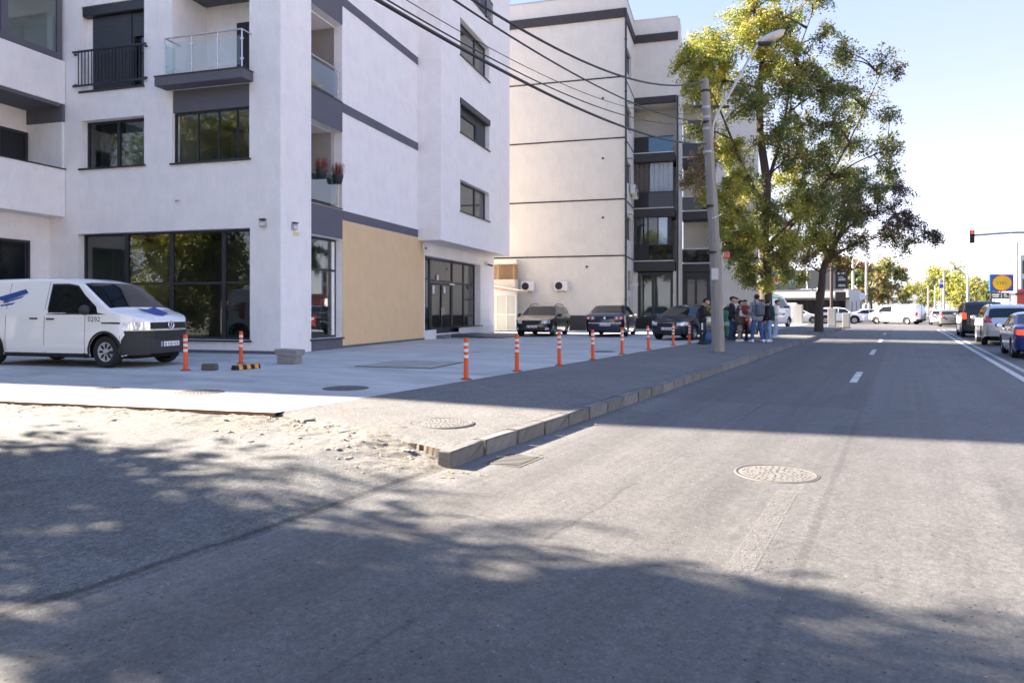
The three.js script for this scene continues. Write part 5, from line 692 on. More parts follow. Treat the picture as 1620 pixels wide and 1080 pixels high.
// ---------- street furniture beyond ----------
{
  const cabm = mat([.36, .35, .33], .7);
  const cab = (lab, p, w, h, d) => { const t = thing('utility_cabinet', lab, 'cabinet', p, AR); obj('housing', new RoundedBoxGeometry(w, h, d, 2, .02).translate(0, h / 2 + .06, 0), cabm, t); obj('base', bx(-w / 2 - .03, w / 2 + .03, 0, .06, -d / 2 - .03, d / 2 + .03), M.kerb, t); obj('door', bx(-w / 2 + .05, w / 2 - .05, .12, h, d / 2 + .002, d / 2 + .012), mat([.4, .39, .37], .7), t); };
  cab('pale grey utility cabinet at the foot of the black traffic pole', R(-.75, 52.4, .13), .55, 1.35, .45); cab('lower grey utility cabinet behind the pale one at the corner', R(.1, 54.2, .02), .5, 1.1, .4); cab('narrow grey utility cabinet left of the leaning tree', R(-3.9, 60, .02), .6, 1.75, .5);
  { const t = thing('white_kiosk', 'white box cabinet standing behind the grey utility cabinet', 'cabinet', R(-5.2, 64, 0), AR); obj('housing', new RoundedBoxGeometry(1.3, 2.0, 1.0, 2, .04).translate(0, 1, 0), M.white, t); obj('door', bx(-.5, .5, .2, 1.8, .502, .515), mat([.66, .66, .65], .5), t); }
  { const t = thing('waste_bin', 'green domed waste bin on the pavement behind the lamp pole', 'bin', [9.45, .2, -32.2], 0); obj('body', lathe([[0, 0], [.19, 0], [.21, .1], [.21, .95], [.2, 1.0]], 20), mat([.02, .13, .08], .5), t); obj('lid', lathe([[.215, 1.0], [.22, 1.04], [.17, 1.16], [.06, 1.22], [0, 1.22]], 20), mat([.02, .13, .08], .45), t); obj('band', lathe([[.213, .55], [.217, .55], [.217, .72], [.213, .72]], 20), mat([.3, .42, .36], .5), t); }
  { const t = thing('shopping_bag', 'blue bag left on the ground beside the man in dark clothes', 'bag', [7.25, .22, -27], .3); const g = new THREE.SphereGeometry(1, 18, 12), p = g.attributes.position; for (let i = 0; i < p.count; i++) { const y = p.getY(i), k = 1 + .14 * (vnoise(p.getX(i) * 4 + 9, p.getZ(i) * 4 + y * 3, 9) - .5); p.setXYZ(i, p.getX(i) * .26 * k, Math.max(0, y * .23 + .2), p.getZ(i) * .2 * k); } g.computeVertexNormals(); obj('sack', g, mat([.02, .07, .2], .6), t); obj('handle', tube([[-.12, .38, 0], [-.08, .52, 0], [.08, .52, 0], [.12, .38, 0]], .012), mat([.02, .07, .2], .6), t); }
  const light = (t, x, y, z, s = 1, red = true) => { const h = obj('signal_head', new RoundedBoxGeometry(.30 * s, .92 * s, .24 * s, 2, .03).translate(x, y, z), M.black, t); [[.29, red ? M.lit : M.tail], [0, mat([.05, .04, .01], .4)], [-.29, mat([.01, .05, .04], .4)]].forEach(([dy, m]) => { obj('lens', cyl(.095 * s, .095 * s, [x, y + dy * s, z + .12 * s], [x, y + dy * s, z + .135 * s], 16), m, h); obj('visor', new THREE.CylinderGeometry(.11 * s, .11 * s, .16 * s, 14, 1, true, Math.PI * .5 - 1.9, 3.8).rotateX(Math.PI / 2).translate(x, y + dy * s, z + .2 * s), M.black, h); }); return h; };
  { const p = R(11.9, 48.2), t = thing('traffic_mast', 'traffic light showing red on a long arm over the road', 'traffic light', p, AR); obj('post', cyl(.14, .1, [0, 0, 0], [0, 6.3, 0], 14), M.lampgrey, t); obj('arm', tube([[0, 5.9, 0], [-1.6, 6.15, 0], [-4.2, 6.1, 0]], .06, 8, 30), M.lampgrey, t); light(t, -4.25, 6.0, .15, .85); }
  { const p = R(-1.3, 59), t = thing('traffic_pole', 'black traffic pole with dark backed sign panel at the corner', 'traffic light', p, AR); obj('post', cyl(.12, .12, [0, 0, 0], [0, 5.0, 0], 12), mat([.05, .03, .035], .6), t); const s = obj('banner', bx(.3, 1.22, 3.1, 4.6, -.03, .03), mat([.02, .025, .03], .7), t); obj('rail', [bx(0, 1.3, 4.62, 4.67, -.02, .02), bx(0, 1.3, 3.02, 3.07, -.02, .02)], M.lampgrey, s);
    const bt = ctex(128, 208, (c, w, h) => { c.fillStyle = '#1d2428'; c.fillRect(0, 0, w, h); c.fillStyle = '#e8eaea'; c.font = 'italic bold 34px sans-serif'; c.textAlign = 'center'; c.fillText('BMAY', w / 2, 44); c.fillRect(26, 74, 60, 5); c.fillRect(34, 92, 70, 7); c.fillRect(22, 108, 84, 5); c.font = 'bold 20px sans-serif'; c.fillRect(30, 160, 72, 6); c.fillRect(26, 176, 80, 6); }); obj('banner_print', new THREE.PlaneGeometry(.9, 1.46).translate(.76, 3.85, .034), mat('#ffffff', .7, { map: bt }), s);
    obj('back_panel', new RoundedBoxGeometry(.8, .74, .14, 2, .03).translate(.68, 2.5, .05), M.black, t); obj('bracket', cyl(.03, .03, [0, 2.5, 0], [.4, 2.5, 0], 8), M.black, t); }
  { const p = R(-2.2, 57.5), t = thing('pedestrian_signal', 'slim pole with a pedestrian signal beside the leaning tree', 'traffic light', p, AR); obj('post', cyl(.06, .06, [0, 0, 0], [0, 3.2, 0], 10), M.lampgrey, t); const h = obj('signal_head', new RoundedBoxGeometry(.28, .62, .2, 2, .03).translate(0, 2.55, .12), M.black, t); obj('visor', [bx(-.13, .13, 2.72, 2.76, .2, .36), bx(-.13, .13, 2.42, 2.46, .2, .36)], M.black, h); }
  // far lamp poles
  const lp = (lab, x, z, h, dir, w = 1.6) => { const t = thing('street_lamp', lab, 'street lamp', [x, 0, z], 0, 'concrete poles beyond the junction'); obj('pole', cyl(.19, .12, [0, 0, 0], [0, h, 0], 12), mat([.5, .48, .44], .9), t); if (dir) { const a = obj('lamp_arm', tube([[0, h * .82, 0], [dir * w * .45, h * .97, 0], [dir * w, h * 1.08, 0]], .05, 6, 16), M.lampgrey, t); obj('lamp_head', new THREE.SphereGeometry(1, 12, 8).scale(.4, .08, .14).translate(dir * (w + .3), h * 1.09, 0), M.lampgrey, a); } };
  lp('pale pole with a raised lamp arm, left one of the pair by the trees', far(1350, 90), -90, 7.6, 1); lp('pale pole with a raised lamp arm, right one of the pair by the trees', far(1371, 100), -100, 8.2, 1); lp('concrete pole in front of the tallest yellow tree', far(1494, 110), -110, 7, 0); lp('concrete pole beside the small blue sign', far(1532, 100), -100, 6.2, 0); lp('thick concrete pole right of the blue store sign', 55.6, -80, 8.8, 0); lp('thin pole far down the street left of the yellow trees', far(1469, 160), -160, 6.5, 0); lp('distant pole in front of the pale far tree', far(1480, 140), -140, 6, 0);
  // store sign
  { const t = thing('store_sign', 'blue store sign with a yellow disc on a tall post', 'sign', [far(1585, 80), 0, -80], AR * .3); obj('post', [cyl(.12, .12, [-.0, 0, -.1], [-.0, 3.4, -.1], 10)], M.white, t); const c = obj('sign_box', bx(-1.22, 1.22, 3.38, 5.28, -.12, .12, .03), mat([.01, .10, .42], .4), t); obj('red_disc', cyl(1, 1, [0, 0, 0], [0, .02, 0], 40).rotateX(Math.PI / 2).scale(1.02, .88, 1).translate(0, 4.33, .12), mat([.55, .015, .015], .4), c); obj('yellow_disc', cyl(1, 1, [0, 0, 0], [0, .02, 0], 40).rotateX(Math.PI / 2).scale(.95, .81, 1).translate(0, 4.33, .135), mat([.85, .52, .01], .4), c);
    const lt = ctex(256, 96, (q, w, h) => { q.fillStyle = '#edc016'; q.fillRect(0, 0, w, h); q.fillStyle = '#153f8f'; q.font = 'bold 74px sans-serif'; q.textAlign = 'center'; q.textBaseline = 'middle'; q.fillText('L', 44, 50); q.fillText('D', 148, 50); q.fillText('L', 208, 50); q.fillStyle = '#c8201c'; q.save(); q.translate(94, 48); q.rotate(-.5); q.fillRect(-9, -26, 18, 52); q.restore(); }); obj('lettering', new THREE.PlaneGeometry(1.3, .5).translate(0, 4.33, .162), mat('#ffffff', .5, { map: lt }), c);
    for (const x of [-.6, .62]) { const b = obj('small_board', bx(x - .55, x + .55, 2.55, 3.28, -.06, .06), M.frameL, t); const st = ctex(96, 64, (q, w, h) => { q.fillStyle = '#4a4f55'; q.fillRect(0, 0, w, h); q.fillStyle = '#f0f0f0'; q.fillRect(10, 14, 70, 12); q.fillRect(16, 36, 60, 10); }); obj('board_print', new THREE.PlaneGeometry(1.0, .66).translate(x, 2.915, .064), mat('#ffffff', .6, { map: st }), b); } }
  { const t = thing('road_sign', 'small stacked blue and white road signs on a thin post', 'sign', [far(1490, 98), 0, -98], 0); obj('post', cyl(.05, .05, [0, 0, -.05], [0, 5.5, -.05], 8), M.lampgrey, t); obj('panel', bx(-.28, .28, 4.9, 5.45, -.02, .02), M.white, t); obj('panel', bx(-.28, .28, 4.25, 4.8, -.02, .02), mat([.03, .08, .35], .5), t); obj('symbol', [bx(-.2, .2, 5.02, 5.1, .021, .026), bx(-.2, .2, 5.22, 5.3, .021, .026)], mat([.03, .08, .35], .5), t); }
  { const t = thing('road_sign', 'round blue road sign above the black van', 'sign', [far(1532, 62), 0, -62], 0); obj('post', cyl(.04, .04, [0, 0, -.03], [0, 2.9, -.03], 8), M.lampgrey, t); obj('disc', cyl(.36, .36, [0, 2.65, -.01], [0, 2.65, .02], 28).rotateX(0), mat([.02, .12, .5], .4), t); t.children[1].geometry = cyl(.36, .36, [0, 2.65, -.01], [0, 2.65, .02], 28); t.children[1].geometry.translate(0, -2.65, 0).rotateX(Math.PI / 2).translate(0, 2.65, 0); }
  { const t = thing('road_sign', 'white round sign on the pole in front of the rust trees', 'sign', [far(1364, 88), 0, -88], 0); obj('post', cyl(.05, .05, [0, 0, -.05], [0, 3.4, -.05], 8), M.lampgrey, t); obj('panel', cyl(.45, .45, [0, 0, 0], [0, .03, 0], 24).rotateX(Math.PI / 2).translate(0, 3.0, 0), M.white, t); }
}
// ---------- houses added on the other side of the street (outside the frame): sunlit fronts that brighten the shaded walls ----------
for (const [f, w, h, c, lab] of [[-62, 17, 9, [.52, .53, .55], 'added unseen pale grey house farthest back on the other side of the street'], [-41, 16, 8, [.5, .51, .53], 'added unseen pale house behind the camera on the other side of the street'], [-21, 15, 10, [.54, .54, .55], 'added unseen tall pale house across the street from the kerb corner'], [-1, 16, 8.5, [.52, .53, .55], 'added unseen white house across the street from the shop'], [20, 15, 9, [.5, .51, .53], 'added unseen light grey house across the street from the parked cars']]) {
  const t = thing('added_house', lab, 'house', R(19, f, 0), AR - Math.PI / 2, 'added houses across the street');
  obj('wall', bx(0, w, 0, h, -9, 0), mat(c, .93, { map: rep(stuccoTex, .4) }), t); obj('roof', poly([[-9.6, h], [.6, h], [-4.5, h + 2.6]], w + .6).rotateY(-Math.PI / 2).translate(w + .3, 0, 0), mat([.30, .11, .06], .9), t);
  for (let j = 0; j < Math.floor(h / 3.2); j++) for (let i = 0; i < 5; i++) { const q = obj('window', bx(1 + i * 3, 2.5 + i * 3, 1 + j * 3, 2.5 + j * 3, .003, .05), M.frame, t); obj('pane', bx(1.08 + i * 3, 2.42 + i * 3, 1.08 + j * 3, 2.42 + j * 3, .052, .06), M.carglass, q); }
}
// ---------- buildings beyond the junction ----------
{
  const p = R(-9.5, 86), t = thing('corner_shop', 'low white corner shop with dark food billboards on its roof edge', 'shop', p, AR - .12);
  obj('wall', [bx(-9, 8, 2.75, 3.75, -8, 0), bx(-9, 8, 0, 2.75, -8, -.6)], mat([.45, .45, .44], .8), t); obj('awning', bx(-9, 8, 2.55, 2.75, -.6, 1.2), M.dark, t);
  glazing(t, plane('front', -.55), -8.6, 7.6, .1, 2.5, 0, [-6.6, -4.6, -2.6, -.6, 1.4, 3.4, 5.4], [], { b: .1, glass: M.carglass, name: 'shop_window' });
  const bt = ctex(512, 192, (c, w, h) => { c.fillStyle = '#23302e'; c.fillRect(0, 0, w, h); const plate = (x, y, r) => { c.fillStyle = '#8fa09a'; c.beginPath(); c.arc(x, y, r, 0, 7); c.fill(); c.fillStyle = '#6b3430'; c.beginPath(); c.arc(x, y, r * .82, 0, 7); c.fill(); const q = rng(x); for (let i = 0; i < 26; i++) { c.fillStyle = ['#a8453a', '#d8c9b5', '#43212a', '#7d5a4a'][i % 4]; const a = q() * 7, d = q() * r * .65; c.beginPath(); c.arc(x + Math.cos(a) * d, y + Math.sin(a) * d, r * .13, 0, 7); c.fill(); } }; plate(170, 86, 76); plate(48, 140, 40); plate(316, 90, 44); c.fillStyle = '#3d5a55'; c.fillRect(400, 40, 90, 110); });
  const bb = obj('billboard', bx(-5.4, 3.4, 3.8, 6.0, -.1, .1), M.frame, t); obj('billboard_print', new THREE.PlaneGeometry(8.7, 2.1).translate(-1, 4.9, .106), mat('#ffffff', .6, { map: bt }), bb); obj('billboard', bx(3.6, 7, 3.8, 6, -.1, .1), mat([.03, .04, .045], .6), t); obj('post', [-5, -2, 1, 4, 6.5].map(x => bx(x, x + .1, 3.7, 5.6, -.5, -.12)), M.frame, t);
  obj('tiled_roof', poly([[-9.2, 3.78], [-5.6, 3.78], [-6.5, 5.2], [-8.4, 5.2]], 6).translate(0, 0, -7), mat([.34, .12, .06], .9), t); for (let i = 0; i < 7; i++) obj('railing_bar', bx(8.3 + i * .45, 8.36 + i * .45, 0, 2.3, -.3, -.24), M.dark, t);
  const q = R(-13, 71.5), y = thing('banner', 'yellow banner with large dark letters behind the people', 'banner', q, AR + .2); const yt = ctex(512, 96, (c, w, h) => { c.fillStyle = '#e6c81e'; c.fillRect(0, 0, w, h); c.fillStyle = '#2f4a2a'; c.font = 'bold 80px sans-serif'; c.textBaseline = 'middle'; c.fillText('DPAN', 60, 52); }); obj('sheet', bx(-2.6, 4.0, 2.7, 3.75, -.04, .04), mat([.7, .5, .02], .7), y); obj('banner_print', new THREE.PlaneGeometry(6.5, 1.0).translate(.7, 3.22, .045), mat('#ffffff', .7, { map: yt }), y); obj('post', [bx(-2.5, -2.4, 0, 2.7, -.05, .05), bx(3.8, 3.9, 0, 2.7, -.05, .05)], M.lampgrey, y); obj('canopy', bx(-2.8, 4.2, 3.8, 4.9, -1.5, .3), M.white, y);
  const h = thing('distant_building', 'pale hazy apartment block at the far end of the street', 'building', [far(1432, 330), 0, -330], AR); obj('wall', bx(-6, 8, 0, 6.5, -8, 0), mat([.62, .62, .62], .9), h); for (let i = 0; i < 4; i++) for (let j = 0; j < 2; j++) obj('window', bx(-5 + i * 3.2, -3.4 + i * 3.2, 1.6 + j * 2.4, 2.8 + j * 2.4, .001, .03), M.frameL, h);
  const s = thing('roadside_shop', 'small building with a red panel at the right edge', 'shop', [far(1650, 78), 0, -78], AR * .3); obj('wall', bx(-2.6, 8, 0, 3.0, -5, 0), M.white, s); obj('red_panel', bx(-2.55, -.2, 1.2, 3.6, .005, .08), mat([.55, .06, .05], .5), s); obj('window', bx(.2, 4, .9, 2.3, .003, .04), M.carglass, s); obj('roof', bx(-2.8, 8.2, 3.0, 3.2, -5.2, .2), M.frameL, s);
  const g = thing('glass_block', 'pale blue glass building rising behind the right concrete pole', 'building', [far(1640, 110), 0, -110], AR * .3); obj('wall', bx(-2.2, 9, 0, 9.6, -6, 0), mat([.5, .56, .6], .5), g); for (let j = 0; j < 3; j++) for (let i = 0; i < 4; i++) obj('window', bx(-1.9 + i * 2.7, .4 + i * 2.7, 1.2 + j * 2.8, 3.2 + j * 2.8, .004, .04), M.carglass, g);
}
// ---------- people ----------
const mcCache = {};
function sdfMesh(bones, k = 26, cells = 60) { // smooth union of tapered capsules, meshed
  let lo = [1e9, 1e9, 1e9], hi = [-1e9, -1e9, -1e9]; for (const b of bones) for (const e of [0, 1]) for (let i = 0; i < 3; i++) { const r = b[6 + e] + .05; lo[i] = Math.min(lo[i], b[e * 3 + i] - r); hi[i] = Math.max(hi[i], b[e * 3 + i] + r); }
  const size = Math.max(hi[0] - lo[0], hi[1] - lo[1], hi[2] - lo[2]), c = [0, 1, 2].map(i => (lo[i] + hi[i]) / 2), n = cells, key = n, mc = mcCache[key] ??= new MarchingCubes(n, new THREE.MeshBasicMaterial(), false, false, 60000); mc.reset(); mc.isolation = 0; const h = size / 2 * 1.02, acc = new Float64Array(n * n * n), step = 2 * h / n;
  for (const b of bones) {
    const d = [b[3] - b[0], b[4] - b[1], b[5] - b[2]], L2 = d[0] * d[0] + d[1] * d[1] + d[2] * d[2] || 1e-9, mar = .09 + step, I0 = [], I1 = []; for (let i = 0; i < 3; i++) { I0[i] = Math.max(0, Math.floor((Math.min(b[i] - b[6], b[i + 3] - b[7]) - mar - c[i] + h) / step)); I1[i] = Math.min(n - 1, Math.ceil((Math.max(b[i] + b[6], b[i + 3] + b[7]) + mar - c[i] + h) / step)); }
    for (let z = I0[2]; z <= I1[2]; z++) for (let y = I0[1]; y <= I1[1]; y++) for (let x = I0[0]; x <= I1[0]; x++) { const px = c[0] - h + x * step - b[0], py = c[1] - h + y * step - b[1], pz = c[2] - h + z * step - b[2], t = clamp((px * d[0] + py * d[1] + pz * d[2]) / L2), q = Math.hypot(px - d[0] * t, py - d[1] * t, (pz - d[2] * t) / (b[8] ?? 1)) - lerp(b[6], b[7], t); acc[z * n * n + y * n + x] += Math.exp(-k * Math.max(-.3, q)); }
  }
  for (let i = 0; i < acc.length; i++) mc.field[i] = acc[i] > 1e-12 ? Math.log(acc[i]) / k : -.3;
  mc.update(); const cnt = mc.count, p = new Float32Array(cnt * 3), nn = new Float32Array(cnt * 3); for (let i = 0; i < cnt * 3; i++) { p[i] = mc.positionArray[i] * h + c[i % 3]; nn[i] = mc.normalArray[i]; }
  const g = new THREE.BufferGeometry(); g.setAttribute('position', new THREE.BufferAttribute(p, 3)); g.computeVertexNormals(); const w = mergeVertices(g.deleteAttribute('normal'), 1e-4); w.computeVertexNormals(); return w;
}
// pose: lean (forward), nod (head down), aL/aR: hand targets [x,y,z] for a body facing +z, 1.75 m tall
function person(label, pos, turn, o) {
  const t = thing('person', label, 'person', pos, turn, o.group), S = (o.h ?? 1.75) / 1.75, lean = o.lean ?? .02, hip = .93, fat = o.fat ?? 1;
  const up = (x, y, z) => { const d = y - hip; return y > hip ? [x, hip + d * Math.cos(lean), z + d * Math.sin(lean)] : [x, y, z]; };
  const sw = (o.female ? .165 : .19) * fat, pel = V(0, hip, 0), chest = up(0, 1.28, 0), neck = up(0, 1.47, .0), hx = o.headTurn ?? 0, nod = o.nod ?? .1, headC = up(0, 1.635, .03 + nod * .12); headC[1] -= nod * .03;
  const bone = (a, b, r, s, fz) => [...a, ...b, r, s, fz]; const st = o.step ?? .1, legs = {};
  const arm = sg => { const sh = up(sg * sw, 1.42, 0), tg = (sg < 0 ? o.aL : o.aR) ?? [sg * .27, .80, .06], L1 = .29, L2 = .25, a = V(...sh), w = V(...tg), d = Math.min(a.distanceTo(w), .535), dir = w.clone().sub(a).normalize(), m = (L1 * L1 - L2 * L2 + d * d) / (2 * d), hgt = Math.sqrt(Math.max(0, L1 * L1 - m * m)), side = V(sg * .5, -1, -.75), perp = side.sub(dir.clone().multiplyScalar(side.dot(dir))).normalize(), e = a.clone().addScaledVector(dir, m).addScaledVector(perp, hgt); const wr = a.clone().addScaledVector(dir, d); return [sh, e.toArray(), wr.toArray(), wr.clone().sub(e).normalize()]; };
  const leg = sg => { const h = [sg * .095, .92, 0], k = [sg * (.10 + st * .25), .50, .03 + sg * st * .2], a = [sg * (.10 + st * .5), .085, -.02 + sg * st * .35]; return [h, k, a]; };
  const skin = o.skin ?? [.48, .28, .19], aL = arm(-1), aR = arm(1), lL = leg(-1), lR = leg(1);
  const core = [bone([0, .95, 0], chest, .115 * fat, .13 * fat, .8), bone([-.07, .93, 0], [.07, .93, 0], .12 * fat, .12 * fat, .9), bone(up(-sw + .05, 1.40, 0), up(sw - .05, 1.40, 0), .085, .085, .9), bone(chest, neck, .12 * fat, .055)];
  const limbs = (r, A) => [bone(A[0], A[1], .05 * r, .042 * r), bone(A[1], A[2], .042 * r, .03 * r)], legB = (r, l) => [bone(l[0], l[1], .088 * r, .06 * r), bone(l[1], l[2], .058 * r, .04 * r)];
  // body: trunk grid plus finer grids for head and hands
  const parts = [sdfMesh([...core.map(b => { const c = [...b]; c[6] *= .88; c[7] *= .88; return c; }), ...limbs(.9, aL), ...limbs(.9, aR), ...legB(.85, lL), ...legB(.85, lR), bone(neck, headC, .052, .055)], 30, 84)];
  const HD = [bone([headC[0], headC[1] + .035, headC[2] - .015], [headC[0], headC[1] + .03, headC[2] - .03], .088, .086), bone([headC[0], headC[1] - .01, headC[2] + .01], [headC[0], headC[1] - .075, headC[2] + .045], .072, .045), bone([headC[0], headC[1] + .015, headC[2] + .088], [headC[0], headC[1] - .02, headC[2] + .108], .010, .015), bone([headC[0] - .03, headC[1] - .062, headC[2] + .083], [headC[0] + .03, headC[1] - .062, headC[2] + .083], .009, .009), ...[-1, 1].map(s => bone([headC[0] + s * .085, headC[1] + .02, headC[2] - .01], [headC[0] + s * .09, headC[1] - .03, headC[2] - .005], .02, .013)), bone([headC[0], headC[1] - .06, headC[2] - .02], neck, .055, .058), ...[-1, 1].map(s => bone([headC[0] + s * .02, headC[1] + .035, headC[2] + .078], [headC[0] + s * .045, headC[1] + .033, headC[2] + .07], .013, .012))];
  parts.push(sdfMesh(HD, 70, 56));
  for (const [sg, A] of [[-1, aL], [1, aR]]) {
    const f = A[3], u = V(0, 0, 1).sub(f.clone().multiplyScalar(f.z)).normalize(), s = f.clone().cross(u).normalize(), w = V(...A[2]), P = (a, b, c) => w.clone().addScaledVector(f, a).addScaledVector(s, b).addScaledVector(u, c).toArray(), hb = [bone(P(0, 0, 0), P(.08, 0, 0), .03, .036, .8)];
    [-.03, -.01, .01, .03].forEach((q, i) => { const l = [.068, .08, .075, .058][i]; hb.push(bone(P(.085, q, 0), P(.085 + l * .5, q * 1.15, .014), .0105, .0095), bone(P(.085 + l * .5, q * 1.15, .014), P(.085 + l * .8, q * 1.15, .045), .0095, .008)); }); hb.push(bone(P(.03, -sg * .03, .005), P(.065, -sg * .055, .025), .013, .011), bone(P(.065, -sg * .055, .025), P(.10, -sg * .05, .04), .011, .009)); parts.push(sdfMesh(hb, 160, 52));
  }
  const bg = merge(parts.map(g => g)); obj('body', bg, mat(skin, .6), t);
  const topB = [...core.map(b => { const c = [...b]; c[6] += o.puff ?? .012; c[7] += (o.puff ?? .012) * (b === core[3] ? .3 : 1); return c; })]; topB.push(bone([-.06, o.hem ?? .9, 0], [.06, o.hem ?? .9, 0], .125 * fat + (o.puff ?? .012), .125 * fat + (o.puff ?? .012), .9)); const slv = [];
  for (const A of [aL, aR]) { const e = o.short ? [lerp(A[0][0], A[1][0], .75), lerp(A[0][1], A[1][1], .75), lerp(A[0][2], A[1][2], .75)] : null; const q = e ? [bone(A[0], e, .068, .06)] : [bone(A[0], A[1], .064, .054), bone(A[1], A[2], .054, .042)]; (o.sleeve ? slv : topB).push(...q); }
  const tg = sdfMesh(topB, 34, 80), tm = o.plaid ? mat('#ffffff', .9, { map: o.plaid }) : mat(o.top, .9); if (o.plaid) { const p = tg.attributes.position, uv = new Float32Array(p.count * 2); for (let i = 0; i < p.count; i++) { uv[2 * i] = (p.getX(i) + p.getZ(i) * .6) * 9; uv[2 * i + 1] = p.getY(i) * 9; } tg.setAttribute('uv', new THREE.BufferAttribute(uv, 2)); } obj('top', tg, tm, t);
  if (o.sleeve) obj('sleeves', sdfMesh([...slv, bone(aL[0], aR[0], .05, .05)], 34, 72), mat(o.sleeve, .9), t);
  const tr = obj('trousers', sdfMesh([bone([-.06, .93, 0], [.06, .93, 0], .125 * fat, .125 * fat, .92), ...[lL, lR].flatMap(l => [bone(l[0], l[1], .098 * (o.wide ?? 1), .075 * (o.wide ?? 1)), bone(l[1], [l[2][0], .10, l[2][2]], .073 * (o.wide ?? 1), .06 * (o.wide ?? 1))])], 34, 80), mat(o.legs, .9), t);
  if (o.stripe) { for (const l of [lL, lR]) { const sg = Math.sign(l[0][0]); obj('side_stripe', bx(-.006, .006, -.2, .2, -.03, .03).translate(l[1][0] + sg * .078, .62, l[1][2]), M.white, tr); } }
  for (const l of [lL, lR]) obj('shoe', sdfMesh([bone([l[2][0], .06, l[2][2] - .05], [l[2][0] * 1.12, .045, l[2][2] + .15], .05, .042, 1), bone([l[2][0], .03, l[2][2] - .06], [l[2][0] * 1.12, .03, l[2][2] + .17], .032, .032)], 60, 40), mat(o.shoe ?? [.03, .03, .03], .7), t);
  const hc = headC, hairB = [bone([hc[0], hc[1] + .055, hc[2] - .03], [hc[0], hc[1] + .045, hc[2] - .045], .093, .092), bone([hc[0], hc[1] + .085, hc[2] + .03], [hc[0], hc[1] + .06, hc[2] - .05], .05, .07), ...(o.longHair ? [bone([hc[0], hc[1] + .03, hc[2] - .06], [hc[0], hc[1] - .16, hc[2] - .085], .085, .06)] : []), ...(o.cap ? [bone([hc[0] - .03, hc[1] + .075, hc[2] + .08], [hc[0] + .03, hc[1] + .07, hc[2] + .15], .022, .014)] : [])]; obj(o.cap ? 'cap' : 'hair', sdfMesh(hairB, 60, 48), mat(o.hair ?? [.015, .012, .01], .8), t);
  if (o.bag) { const g = new RoundedBoxGeometry(.32, .46, .2, 4, .07).translate(0, 1.2, -.23 - lean * .1), q = obj('backpack', g, mat(o.bag, .85), t); obj('pocket', new RoundedBoxGeometry(.24, .18, .06, 3, .025).translate(0, 1.1, -.345 - lean * .1), mat(o.bag, .9), q); obj('strap', [-1, 1].map(s => tube([[s * .11, 1.40, -.18], [s * .12, 1.53, -.03], [s * .12, 1.42, .12], [s * .15, 1.1, .05], [s * .14, 1.02, -.14]], .018, 5, 24)), mat(o.bag, .9), q); }
  t.scale.setScalar(S); return [t, aL, aR];
}
function phone(label, p, aim, turn, S) { const w = V(...aim[2]).addScaledVector(aim[3], .09).multiplyScalar(S).applyAxisAngle(V(0, 1, 0), turn), t = thing('phone', label, 'phone', [p[0] + w.x, p[1] + w.y, p[2] + w.z], turn); obj('case', new RoundedBoxGeometry(.075, .15, .01, 2, .004).rotateX(-.9), M.black, t); obj('screen', new THREE.PlaneGeometry(.066, .138).rotateX(-.9 + Math.PI).translate(0, .005, -.006), M.carglass, t); }
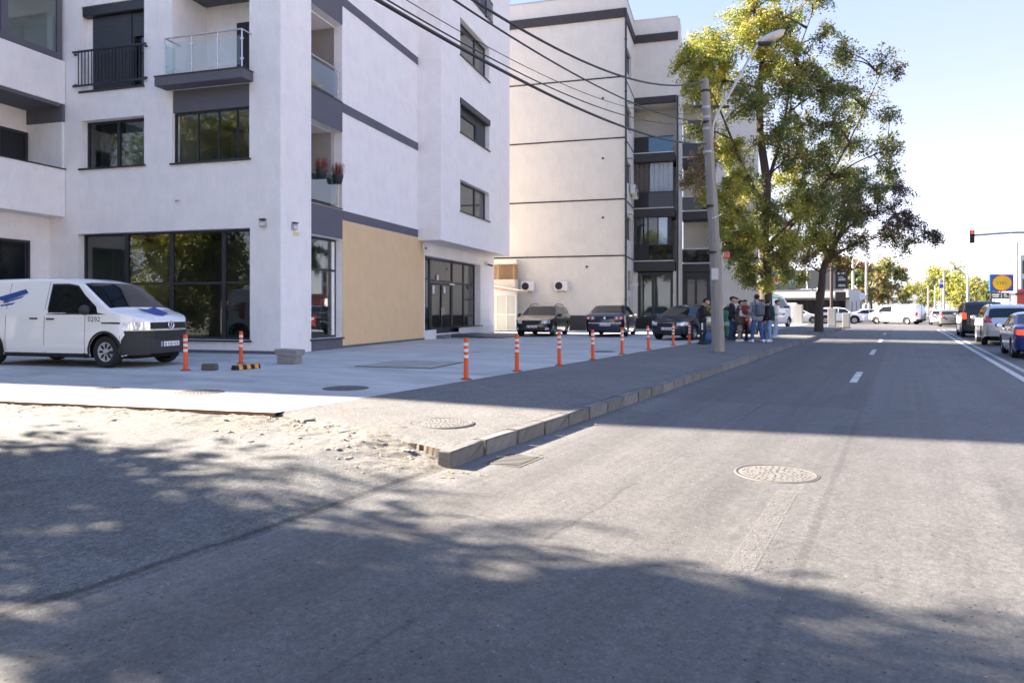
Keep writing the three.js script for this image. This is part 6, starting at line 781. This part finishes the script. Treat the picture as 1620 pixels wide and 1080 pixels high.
{
  const plaid = dtex(128, (u, v) => { const a = (u * 2 % 1) < .5, b = (v * 2 % 1) < .5; return a && b ? [.10, .12, .20] : a || b ? [.45, .47, .52] : [.85, .85, .84]; }, true);
  const G = 'people standing by the tree'; let r;
  const pA = [6.9, .205, -26.3]; r = person('man in black top and navy track trousers looking at a phone', pA, 1.2, { nod: .8, lean: .04, aL: [-.10, 1.17, .28], aR: [.08, 1.17, .27], short: 0, top: [.012, .012, .014], legs: [.012, .016, .035], stripe: 1, shoe: [.02, .02, .02], h: 1.66, fat: 1.05, group: G }); phone('phone held by the man in black beside the pole', pA, r[2], 1.2, .95);
  const pB = [9.0, .195, -28.75]; r = person('person in brown padded vest with pale sleeves and beige trousers', pB, 1.35, { nod: .3, aL: [-.12, 1.08, .27], aR: [.1, 1.08, .28], top: [.075, .055, .045], sleeve: [.55, .50, .46], puff: .045, hem: .84, legs: [.23, .19, .16], shoe: [.75, .75, .74], h: 1.62, fat: 1.12, group: G }); phone('phone in the hands of the person in the brown vest', pB, r[2], 1.35, .925);
  person('man in dark jacket and black cap behind the brown vest', [9.1, .2, -30.1], 1.2, { nod: .15, top: [.02, .02, .024], legs: [.03, .06, .13], cap: 1, h: 1.78, group: G, aR: [.15, 1.1, .25] });
  person('bearded man in white shirt behind the brown vest', [9.35, .2, -30.6], 1.3, { nod: .1, top: [.62, .62, .62], legs: [.02, .02, .025], cap: 1, h: 1.76, group: G });
  person('person in dark red jacket between the vest and the plaid shirt', [9.55, .2, -29.9], .6, { nod: .25, top: [.22, .015, .018], legs: [.015, .015, .018], h: 1.64, fat: 1.1, puff: .035, group: G });
  person('man in blue plaid shirt and jeans wearing a grey backpack', [9.55, .19, -28.3], Math.PI + .15, { plaid, top: [.3, .3, .4], legs: [.035, .10, .24], shoe: [.72, .72, .72], bag: [.10, .115, .14], h: 1.84, step: .16, aL: [.12, 1.18, .3], aR: [.3, .9, .1], group: G });
  person('person in black jacket and light jeans bending forward', [10.15, .19, -28.8], -1.2, { lean: .32, nod: .8, top: [.014, .014, .016], legs: [.22, .33, .50], shoe: [.74, .74, .74], h: 1.7, wide: 1.12, longHair: 0, aR: [.18, .75, .3], aL: [-.15, .78, .35], group: G });
  person('person in dark teal jacket right of the bending one', [10.52, .2, -29.9], 2.6, { nod: .3, top: [.012, .05, .055], legs: [.012, .04, .045], h: 1.66, puff: .03, group: G });
  const pW = [11.75, .19, -32.4]; r = person('woman in cream top and light jeans reading a phone', pW, 1.25, { female: 1, nod: .5, aL: [-.1, 1.12, .27], aR: [.08, 1.12, .28], top: [.64, .58, .50], legs: [.34, .44, .58], wide: 1.1, shoe: [.7, .7, .7], longHair: 0, hair: [.03, .018, .012], h: 1.68, group: G }); phone('phone held by the woman in the cream top', pW, r[2], 1.25, .96);
}
scene.traverse(o => { if (o.isMesh) shade(o); });
renderer.render(scene, camera);
